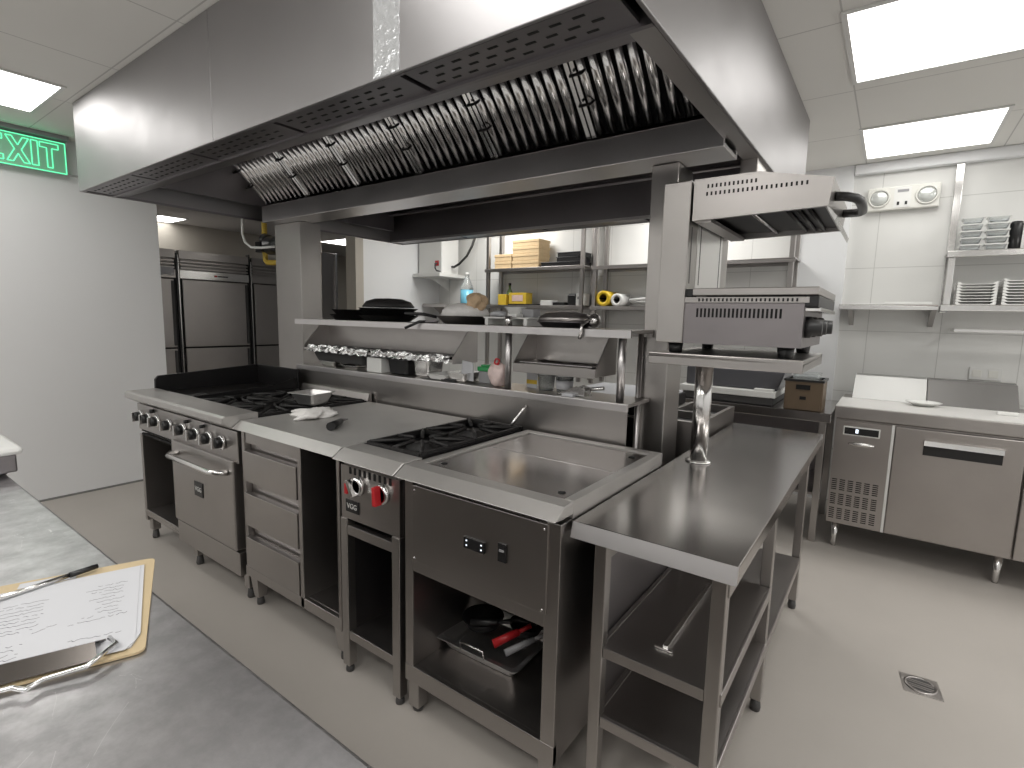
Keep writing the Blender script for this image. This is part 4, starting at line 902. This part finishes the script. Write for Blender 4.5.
def roll(x, mat, lab, r, ln=.22):
    k = Thing('wrap_roll', lab, 'roll', (x, 4.64, SB-.005))
    zc = SB-.005+r
    k.part('roll', MB().lathe([(r*.55, .0), (r, .0), (r, ln), (r*.55, ln), (r*.55, 0)], (x, 4.52, zc), 28, 'y', caps=False), mat)
    k.part('core', MB().lathe([(r*.55, .004), (r*.55, ln-.01), (0, ln-.01)], (x, 4.52, zc), 20, 'y', caps=False), BLACK)
roll(-2.235, YELLOW, 'yellow roll with a dark core on the lower wall shelf', .072)
roll(-2.095, WHITE_P, 'white roll with a dark core, beside the first', .058)
single('white_pipe_pieces', 'white bent plastic pipe lying right of the yellow rolls', 'pipe', MB().tube([(-1.98, 4.56, SB+.05), (-1.75, 4.56, SB+.07), (-1.62, 4.56, SB+.075), (-1.50, 4.58, SB+.075)], .015).tube([(-1.98, 4.60, SB+.04), (-1.72, 4.6, SB+.025), (-1.52, 4.6, SB+.018)], .013), WHITE_P, (-1.7, 4.58, SB))

# corner shelves with the water heater
t = Thing('corner_shelf', 'white bracket shelf in the back corner carrying the water heater', 'shelf', (-4.45, 4.6, 1.86))
t.part('board', B(-4.628, -4.19, 4.35, 4.797, 1.845, 1.885), ALUF, None, .004)
t.part('bracket', MB().prism([(4.797, 1.70), (4.797, 1.845), (4.45, 1.845)], 0, -4.46, -4.45), ALUF)
t = Thing('water_heater', 'white boxy water heater on the corner shelf with a black hose', 'water heater', (-4.46, 4.6, 1.886))
t.part('tank', B(-4.61, -4.235, 4.43, 4.72, 1.886, 2.36), WHITE_P, None, .012)
t.part('label', B(-4.34, -4.28, 4.428, 4.43, 1.97, 2.03), RED)
t.part('tap', MB().rod((-4.31, 4.43, 2.0), (-4.31, 4.40, 1.99), .010, 10).rod((-4.31, 4.40, 1.995), (-4.31, 4.40, 1.96), .008, 10), DKGREY)
t.part('drain_hose', MB().tube([(-4.31, 4.40, 1.985), (-4.30, 4.39, 1.94), (-4.27, 4.385, 1.91), (-4.21, 4.38, 1.90)], .008), RUBBER)
single('black_hose', 'thick black hose curving up from the water heater', 'hose', MB().tube([(-4.23, 4.6, 1.97), (-4.19, 4.59, 1.965), (-4.12, 4.6, 2.0), (-4.03, 4.63, 2.09), (-3.98, 4.66, 2.2), (-3.96, 4.7, 2.33)], .014), RUBBER, (-4.1, 4.6, 2.0))
t = Thing('low_corner_shelf', 'short steel shelf on the back wall below the water heater', 'shelf', (-4.2, 4.6, 1.52))
t.part('board', MB().box(-4.62, -3.70, 4.50, 4.795, 1.525, 1.54).box(-4.62, -3.70, 4.50, 4.51, 1.50, 1.525), ST, None, .002)
t.part('bracket', MB().prism([(4.795, 1.36), (4.795, 1.525), (4.52, 1.525)], 0, -4.5, -4.49), ST)
t.part('bracket', MB().prism([(4.795, 1.36), (4.795, 1.525), (4.52, 1.525)], 0, -3.82, -3.81), ST)
t = Thing('spray_bottle', 'clear bottle of blue liquid on the low corner shelf', 'bottle', (-3.98, 4.58, 1.541))
t.part('liquid', MB().lathe([(0, .002), (.072, .002), (.074, .01), (.074, .16), (0, .16)], (-3.98, 4.58, 1.541), 24), BLUE_L)
t.part('upper_body', MB().lathe([(.075, .161), (.07, .19), (.034, .28), (.024, .30), (.024, .32), (0, .32)], (-3.98, 4.58, 1.541), 24), CLEAR)
t.part('cap', MB().lathe([(.026, .318), (.026, .345), (.018, .355), (0, .355)], (-3.98, 4.58, 1.541), 18), WHITE_P)

# ------------------------------------------------------------------ right part of the back wall
t = Thing('wall_shelf', 'short white-edged bracket shelf on the tiled wall below the emergency light', 'shelf', (-.04, 4.65, 1.54))
t.part('board', MB().box(-.33, .236, 4.5, 4.795, 1.535, 1.548).box(-.33, .236, 4.5, 4.51, 1.512, 1.535), ST_BR, None, .002)
for xb in (-.275, .20): t.part('bracket', MB().prism([(4.795, 1.40), (4.795, 1.53), (4.53, 1.53), (4.53, 1.512)], 0, xb, xb+.03), ST)
single('white_strip', 'thin white strip lying on the short bracket shelf', 'strip', MB().box(-.06, .20, 4.53, 4.7, 1.549, 1.565).box(-.27, -.06, 4.56, 4.72, 1.549, 1.558), WHITE_P, (.05, 4.6, 1.549), None, .003)
t = Thing('twin_emergency_light', 'cream wall unit with two round lamp heads high on the tiled wall', 'emergency light', (-.03, 4.78, 2.22))
t.part('housing', MB().box(-.238, .182, 4.745, 4.797, 2.232, 2.395), CREAM, None, .008)
for xl in (-.165, .11):
    rg = t.part('lamp_ring', MB().lathe([(.066, 0), (.066, -.008), (.056, -.012), (.054, -.004)], (xl, 4.745, 2.318), 28, 'y'), CREAM)
    t.part('lamp_lens', MB().lathe([(.054, -.004), (.045, -.014), (.02, -.02), (0, -.021)], (xl, 4.745, 2.318), 28, 'y'), plain('lamp_lens_glass', (.6, .62, .6), .12, .3, coat=.6), rg)
t.part('indicator_panel', MB().use(WHITE_P).box(-.078, .02, 4.741, 4.745, 2.245, 2.385).use(GREYPL).box(-.06, .005, 4.739, 4.741, 2.35, 2.368).use(BLACK).box(-.058, -.044, 4.739, 4.741, 2.262, 2.285).box(-.012, .002, 4.739, 4.741, 2.262, 2.285), None)
t = Thing('plate_shelf_unit', 'two-tier steel wall shelf with upright post, holding plates and clear containers', 'shelf unit', (.7, 4.65, 1.5))
for z in (1.548, 1.895):
    t.part('shelf', MB().box(.245, 1.5, 4.5, 4.795, z-.012, z).box(.245, 1.5, 4.5, 4.512, z-.04, z-.012), ST_BR, None, .003)
for xp in (.275, 1.45):
    t.part('post', B(xp-.022, xp+.022, 4.745, 4.795, 1.5, 2.5), ST_BR, None, .003)
    t.part('post', B(xp-.018, xp+.018, 4.53, 4.562, 1.548, 1.855), ST_BR, None, .003)
t.part('hanging_rail', MB().box(.33, 1.45, 4.53, 4.545, 1.372, 1.392).box(.33, .345, 4.545, 4.79, 1.372, 1.392), ST_BR, None, .002)
# plates
pl0 = None
def plate_mb(w, d): return MB().prism([(-w/2, .005), (-w/2+.006, 0), (w/2-.006, 0), (w/2, .005), (w/2, .0175), (w/2-.012, .0175), (w/2-.03, .004), (-w/2+.03, .004), (-w/2+.012, .0175), (-w/2, .0175)], 1, -d/2, d/2)
WORDS = ['bottom', 'second', 'third', 'fourth', 'fifth', 'sixth', 'seventh', 'eighth', 'top']
def stack(x, w, n, where):
    first = None
    for i in range(n):
        lab = ('bottom white plate of the %s' if i == 0 else 'top white plate of the %s' if i == n-1 else WORDS[i]+' white plate from the bottom of the %s') % where
        loc = (x, 4.62, 1.549+i*.0185)
        if first is None: first = single('white_plate', lab, 'plate', plate_mb(w, .2), WHITE_GL, (0, 0, 0), 'white plates on the right wall shelf', .0015); first.location = loc
        else:
            c = first.copy(); COL.objects.link(c); c.location = loc; c['label'] = lab
stack(.418, .20, 8, 'plate stack beside the shelf post'); stack(.645, .205, 9, 'taller plate stack at the picture edge')
# clear stacking containers
def cont(x, i, n, where):
    z = 1.896+i*.043
    lab = ('bottom clear container of the %s' if i == 0 else 'top clear container of the %s' if i == n-1 else WORDS[i]+' clear container from the bottom of the %s') % where
    k = Thing('clear_container', lab, 'container', (x, 4.6, z), 'clear containers on the upper wall shelf')
    k.part('tub', MB().pan(x, 4.6, z, .105, .12, .041, .002, .008, .001), CLEAR)
    k.part('rim', MB().box(x-.056, x+.056, 4.536, 4.541, z+.034, z+.041).box(x-.056, x+.056, 4.659, 4.664, z+.034, z+.041).box(x-.056, x-.051, 4.541, 4.659, z+.034, z+.041).box(x+.051, x+.056, 4.541, 4.659, z+.034, z+.041), WHITE_P)
for i in range(5): cont(.36, i, 5, 'stack next to the shelf post')
for i in range(5): cont(.485, i, 5, 'second stack from the shelf post')
single('black_canister', 'dark upright canister beside the clear containers', 'canister', MB().lathe([(0, 0), (.03, 0), (.032, .16), (.026, .175), (0, .175)], (.575, 4.6, 1.896), 20), BLACK, (.575, 4.6, 1.896))
single('white_canister', 'white upright canister right of the dark one at the picture edge', 'canister', MB().lathe([(0, 0), (.04, 0), (.04, .17), (.03, .18), (0, .18)], (.66, 4.6, 1.896), 20), WHITE_P, (.66, 4.6, 1.896))
t = Thing('wall_socket', 'white double wall socket above the back of the prep refrigerator', 'socket', (.54, 4.79, 1.05))
t.part('plate', B(.46, .63, 4.787, 4.798, 1.045, 1.13), WHITE_P, None, .003)
for xk in (.50, .585): t.part('outlet', B(xk-.025, xk+.025, 4.783, 4.787, 1.062, 1.112), CREAM, None, .002)

# ------------------------------------------------------------------ prep refrigerator
FX, FZ = -.24, .91
t = Thing('prep_refrigerator', 'stainless undercounter prep refrigerator with vent grille and black handle at the right', 'refrigerator', (.35, 4.1, 0))
t.part('body', B(FX+.01, 1.3, 3.755, 4.48, .165, .83), ST_FR, None, .004)
t.part('worktop', MB().box(FX, 1.32, 3.725, 4.20, .835, FZ-.004).box(FX, 1.32, 4.2, 4.5, .835, .90), ST, None, .004)
t.part('top_plate', B(FX+.004, 1.316, 3.731, 4.2, FZ-.004, FZ), ST_PALE)  # thin pale sheet added to make the worktop look lit
vp = MB().use(ST_FR).box(FX+.012, .052, 3.73, 3.755, .172, .822); vp.use(HOLE)
for r in range(3):
    for c_ in range(6):
        for q in range(6):
            x = FX+.022+c_*.042; z = .20+r*.092+q*.0125
            vp.box(x, x+.028, 3.729, 3.731, z, z+.006)
gp = t.part('machine_panel', vp)
t.part('display', MB().use(ALUF).box(-.185, .0, 3.726, 3.73, .735, .79).use(BLACK).box(-.178, -.007, 3.724, 3.726, .742, .782).use(LCDM).box(-.122, -.108, 3.7235, 3.7242, .752, .775), None, gp)
t.part('emblem', MB().lathe([(.07, 0), (.06, -.008), (.03, -.013), (0, -.014)], (-.085, 3.73, .683), 28, 'y', 1, .22), ST_BR, gp)
dr = t.part('door', B(.068, .625, 3.722, 3.755, .172, .82), ST_FR, None, .006)
t.part('handle', MB().use(ST_BR).prism([(3.722, .768), (3.695, .762), (3.690, .735), (3.712, .728), (3.722, .735)], 0, .205, .54).use(BLACK).box(.205, .54, 3.7165, 3.7225, .676, .734), None, dr)
t.part('edge_trim', B(.053, .067, 3.726, 3.75, .172, .825), ALUF)
t.part('door', B(.632, 1.29, 3.722, 3.755, .172, .82), ST_FR, None, .006)
for xl in (-.18, .59, 1.24):
    for yl in (3.80, 4.42): t.part('leg', MB().lathe([(.014, 0), (.014, .02), (.017, .03), (.02, .166)], (xl, yl, 0), 16), ST_BR)
t.part('lid_hood', MB().prism([(4.24, FZ-.005), (4.41, 1.052), (4.49, 1.06), (4.49, FZ-.01)], 0, FX+.06, .22), ST_LID, None, .004)
t.part('lid_hood', MB().prism([(4.24, FZ-.005), (4.41, 1.052), (4.49, 1.06), (4.49, FZ-.01)], 0, .222, .66).use(DKLID), None, None, .004, 'darker right half of the sloping lid')  # darker copy of the lid steel paints the half without reflection
single('white_bowl', 'white round bowl sunk at the back of the prep refrigerator top', 'bowl', MB().lathe([(0, .0), (.05, 0), (.09, .022), (.094, .024), (.086, .024), (.048, .004), (0, .004)], (.2, 4.11, FZ+.001), 30), WHITE_GL, (.2, 4.11, FZ+.001))
single('white_block', 'small flat white block on the right of the prep refrigerator top', 'block', B(.53, .62, 4.0, 4.05, FZ+.001, FZ+.018), WHITE_P, (.57, 4.02, FZ+.001), None, .003)

# ------------------------------------------------------------------ side table with crate, trays
t = Thing('side_table', 'stainless side table left of the prep refrigerator, carrying a brown crate', 'side table', (-.6, 4.05, 0))
t.part('top', B(-1.5, -.255, 3.74, 4.45, .79, .85), ST_TOP, None, .004)
for xl in (-1.45, -.30):
    for yl in (3.79, 4.40): t.part('leg', B(xl-.02, xl+.02, yl-.02, yl+.02, 0, .79), ST_V, None, .003)
t.part('undershelf', B(-1.43, -.32, 3.8, 4.4, .3, .315), ST)
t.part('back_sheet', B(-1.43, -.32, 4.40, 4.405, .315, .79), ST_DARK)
t = Thing('brown_crate', 'brown plastic crate with a black rim on the side table', 'crate', (-.425, 3.85, .851))
cm = MB().use(CRATE)
x0, x1, y0, y1, za, zb = -.53, -.315, 3.755, 4.0, .853, 1.035
cm.hexa([(x0+.012, y0+.01, za), (x1-.012, y0+.01, za), (x1-.012, y0+.02, za), (x0+.012, y0+.02, za)], [(x0, y0, zb), (x1, y0, zb), (x1, y0+.01, zb), (x0, y0+.01, zb)])
cm.box(x0, x0+.01, y0+.012, y1, za, zb).box(x1-.01, x1, y0+.012, y1, za, zb).box(x0, x1, y1-.01, y1, za, zb).box(x0+.01, x1-.01, y0+.02, y1-.01, za, za+.01)
t.part('body', cm)
t.part('rim', MB().box(x0-.006, x1+.006, y0-.008, y0+.012, zb, zb+.014).box(x0-.006, x1+.006, y1-.012, y1+.006, zb, zb+.014).box(x0-.006, x0+.012, y0+.012, y1-.012, zb, zb+.014).box(x1-.012, x1+.006, y0+.012, y1-.012, zb, zb+.014), BLACK)
t.part('grip_slot', MB().box(-.465, -.385, y0-.003, y0+.004, .985, 1.015).box(-.44, -.405, y0+.001, y0+.008, .92, .94), HOLE)
single('clear_box', 'clear plastic box standing in the brown crate', 'container', MB().pan(-.42, 3.88, .865, .15, .16, .22, .002, .006, .004), CLEAR, (-.42, 3.88, .865))
t = Thing('grey_lidded_tub', 'wide grey tub behind the salamander stand on the side table', 'tub', (-.8, 4.0, .851))
t.part('tray_base', MB().box(-1.2, -.60, 3.80, 4.3, .851, .90), DKGREY, None, .006)
t.part('white_tray', MB().box(-1.22, -.585, 3.78, 4.3, .905, .945).box(-1.2, -.62, 3.80, 4.28, .90, .905), WHITE_P, None, .006)
t.part('grey_body', MB().prism([(-1.2, .946), (-.59, .946), (-.55, 1.075), (-1.2, 1.075)], 1, 3.86, 4.25), plain('dark_grey_gloss', (.1, .1, .11), .18), None, .008)
single('white_strip', 'small bright strip lying on the white tray under the grey tub', 'strip', B(-.72, -.60, 3.79, 3.84, .9455, .96), WHITE_P, (-.66, 3.81, .9455), None, .002)

# floor drain
t = Thing('floor_drain', 'square steel floor drain with a round grate in the bare floor', 'drain', (.22, 2.478, 0))
t.part('plate', placed(MB().box(-.062, .062, -.062, .062, 0, .003), Matrix.Rotation(.12, 3, 'Z'), (.22, 2.478, 0)), ST, None, .001)
t.part('ring', MB().use(ST).lathe([(.044, .003), (.044, .0065), (.054, .0065), (.054, .003)], (.22, 2.478, 0), 32, caps=False), None)
t.part('grate', MB().use(DKGREY).lathe([(.044, .0035), (0, .0035)], (.22, 2.478, 0), 32, caps=False).use(ST).box(.18, .26, 2.454, 2.460, .0035, .005).box(.178, .262, 2.466, 2.472, .0035, .005).box(.178, .262, 2.484, 2.490, .0035, .005).box(.18, .26, 2.496, 2.502, .0035, .005), None)

# ------------------------------------------------------------------ foreground counter and clipboard
ZT = .90
t = Thing('prep_counter', 'worn stainless counter in the foreground with a clipboard lying on it', 'counter', (-1.0, -.1, 0))
t.part('worktop', MB().box(-2.75, .35, -.42, .338, .862, ZT), ST_CNT, None, .006, None, 3)
t.part('apron', MB().box(-2.7, .3, .29, .305, .76, .862).box(-2.7, .3, -.385, -.37, .76, .862), ST)
t.part('unseen_cabinet_body', B(-2.7, .3, -.36, .288, .12, .76), ST_FR, None, .004)  # unseen closed body added to darken reflections in the aisle
for xl in (-2.62, -1.2, .22):
    for yl in (-.32, .24): t.part('leg', B(xl-.02, xl+.02, yl-.02, yl+.02, 0, .12), ST_V, None, .003)
t = Thing('lidded_container', 'dark steel container with a rounded white lid at the far end of the counter', 'container', (-2.3, .15, ZT))
t.part('body', MB().box(-2.62, -2.065, -.12, .356, ZT+.012, ZT+.064).box(-2.62, -2.10, -.12, .34, ZT, ZT+.012), ST_DARK, None, .004)
t.part('lid', MB().box(-2.63, -2.05, -.13, .37, ZT+.065, ZT+.088), WHITE_P, None, .010)
# clipboard: a frame of its own, built along its long side
A = Vector((-1.158, .388, 0)); Bp = Vector((-.841, .261, 0)); 
ex = (A-Bp); 
e_up = Vector((-.3165, .1265, 0)).normalized()      # from the clip edge to the far edge
e_rt = Vector((e_up.y, -e_up.x, 0)); e_rt = -e_rt if e_rt.y < 0 else e_rt
def cw(u, v, z=0.): return (Bp.x+e_rt.x*(u)+e_up.x*v, Bp.y+e_rt.y*u+e_up.y*v, ZT+z)
def flat(poly, za, zb):
    n = len(poly); v = [cw(*p, za) for p in poly]+[cw(*p, zb) for p in poly]
    m = MB(); return m.add(v, [tuple(range(n)), tuple(range(2*n-1, n-1, -1))]+[(i, n+i, n+(i+1) % n, (i+1) % n) for i in range(n)])
def rounded(u0, u1, v0, v1, r):
    o = []
    for (cx_, cy_, a0) in ((u1-r, v1-r, 0), (u0+r, v1-r, 90), (u0+r, v0+r, 180), (u1-r, v0+r, 270)):
        for i in range(5):
            a_ = math.radians(a0+i*22.5); o.append((cx_+math.cos(a_)*r, cy_+math.sin(a_)*r))
    return o
CW, CH = .235, .335
t = Thing('clipboard', 'tan hardboard clipboard with handwritten sheets and a steel clip on the counter', 'clipboard', (-1.0, .2, ZT))
t.part('board', flat(rounded(-CW, 0, 0, CH+.006, .012), .001, .0045), KRAFT)
ps = t.part('sheet', flat([(-CW-.01, .012), (-.018, .016), (-.008, .05), (-.016, .308), (-CW-.012, .298)], .0048, .0075), PAPER)
t.part('sheet', flat([(-CW-.008, .02), (-.024, .010), (-.013, .03), (-.022, .304), (-CW-.01, .285)], .0076, .0084), PAPER)
t.part('card_label', flat([(-.20, .312), (-.12, .312), (-.12, .332), (-.20, .332)], .0046, .0052), PAPER)
rnd = random.Random(3); wm = MB()
def scribble(u, v, ln, ang):
    sg = 1 if ln > 0 else -1; ln = abs(ln)
    if sg < 0: ang += PI
    n = max(4, int(ln/.0035)); pts = []
    for i in range(n):
        s_ = i/n*ln; w_ = rnd.uniform(-.0026, .0026)
        pts.append((u+math.cos(ang)*s_-math.sin(ang)*w_, v+math.sin(ang)*s_+math.cos(ang)*w_))
    for p, q in zip(pts, pts[1:]):
        if rnd.random() < .14: continue
        d = Vector((q[0]-p[0], q[1]-p[1], 0)); 
        if d.length < 1e-5: continue
        nrm = Vector((-d.y, d.x, 0)).normalized()*.0005
        wm.add([cw(p[0]-nrm.x, p[1]-nrm.y, .00855), cw(q[0]-nrm.x, q[1]-nrm.y, .00855), cw(q[0]+nrm.x, q[1]+nrm.y, .00855), cw(p[0]+nrm.x, p[1]+nrm.y, .00855)], [(0, 1, 2, 3)])
# the lines run parallel to the clip (the sheet lies upside down to us)
for i in range(10): scribble(-.035-rnd.uniform(0, .01), .245-i*.0122, -rnd.uniform(.03, .06), rnd.uniform(-.05, .05))
for i in range(9): scribble(-.142-rnd.uniform(0, .008), .235-i*.0122, -rnd.uniform(.05, .085), rnd.uniform(-.05, .05))
for i in range(4): scribble(-.152, .098-i*.012, -rnd.uniform(.03, .06), rnd.uniform(-.05, .05))
scribble(-.026, .066, -.075, -.08); scribble(-.03, .125, -.078, .02); scribble(-.133, .133, -.02, .5); scribble(-.05, .05, -.05, -.1); scribble(-.12, .135, -.015, -.2)
t.part('handwriting', wm, INK, ps)
cl = MB()
cl.add([cw(u, v, z) for u, v, z in ((-.20, .0, .010), (-.055, .0, .010), (-.06, .028, .022), (-.195, .028, .022), (-.205, .052, .010), (-.05, .052, .010))], [(0, 1, 2, 3), (3, 2, 5, 4)])
cb = t.part('clip', cl, plain('dark_nickel_clip', (.16, .145, .135), .22, 1.))
sm_ = cb.modifiers.new('thick', 'SOLIDIFY'); sm_.thickness = .0016
t.part('clip_lever', MB().tube([cw(-.195, .034, .02), cw(-.20, .0, .018), cw(-.185, -.022, .013), cw(-.14, -.016, .010), cw(-.125, -.030, .010), cw(-.11, -.016, .010), cw(-.065, -.016, .012), cw(-.035, .02, .016), cw(-.045, .045, .014)], .0034, 8), CHROME)
t.part('clip_spring', MB().tube([cw(-.15+math.cos(0)*.0, .018, .012), cw(-.10, .018, .012)], .005, 10), ST_DARK)
t = Thing('ballpoint_pen', 'silver ballpoint pen with a black grip lying across the clipboard', 'pen', (-1.18, .24, ZT+.009))
pa, pb = Vector((-1.166, .150, ZT+.0135)), Vector((-1.180, .300, ZT+.0135))
pd = (pb-pa).normalized()
t.part('barrel', MB().rod(pa, pa+pd*.108, .0042, 14), ST_BR)
t.part('grip', MB().rod(pa+pd*.108, pb, .0052, 14, .0046), BLACK)

# ------------------------------------------------------------------ world and view
w = bpy.data.worlds.new('world'); scene.world = w; w.use_nodes = True
w.node_tree.nodes['Background'].inputs['Color'].default_value = (.9, .92, 1, 1)
w.node_tree.nodes['Background'].inputs['Strength'].default_value = .15
scene.view_settings.view_transform = 'Standard'
scene.view_settings.look = 'None'
scene.view_settings.exposure = .75
scene.view_settings.gamma = 1.
scene.view_settings.use_curve_mapping = False
scene.cycles.max_bounces = 10
scene.cycles.sample_clamp_indirect = 3.
for m_ in MATS.values():
    if m_.name.startswith('led_panel'): m_.cycles.emission_sampling = 'FRONT'
    elif m_.name in ('display_glow', 'green_acrylic', 'green_edge_light'): m_.cycles.emission_sampling = 'NONE'
scene.cycles.blur_glossy = 1.
scene.cycles.sampling_pattern = 'TABULATED_SOBOL'
scene.cycles.use_adaptive_sampling = False
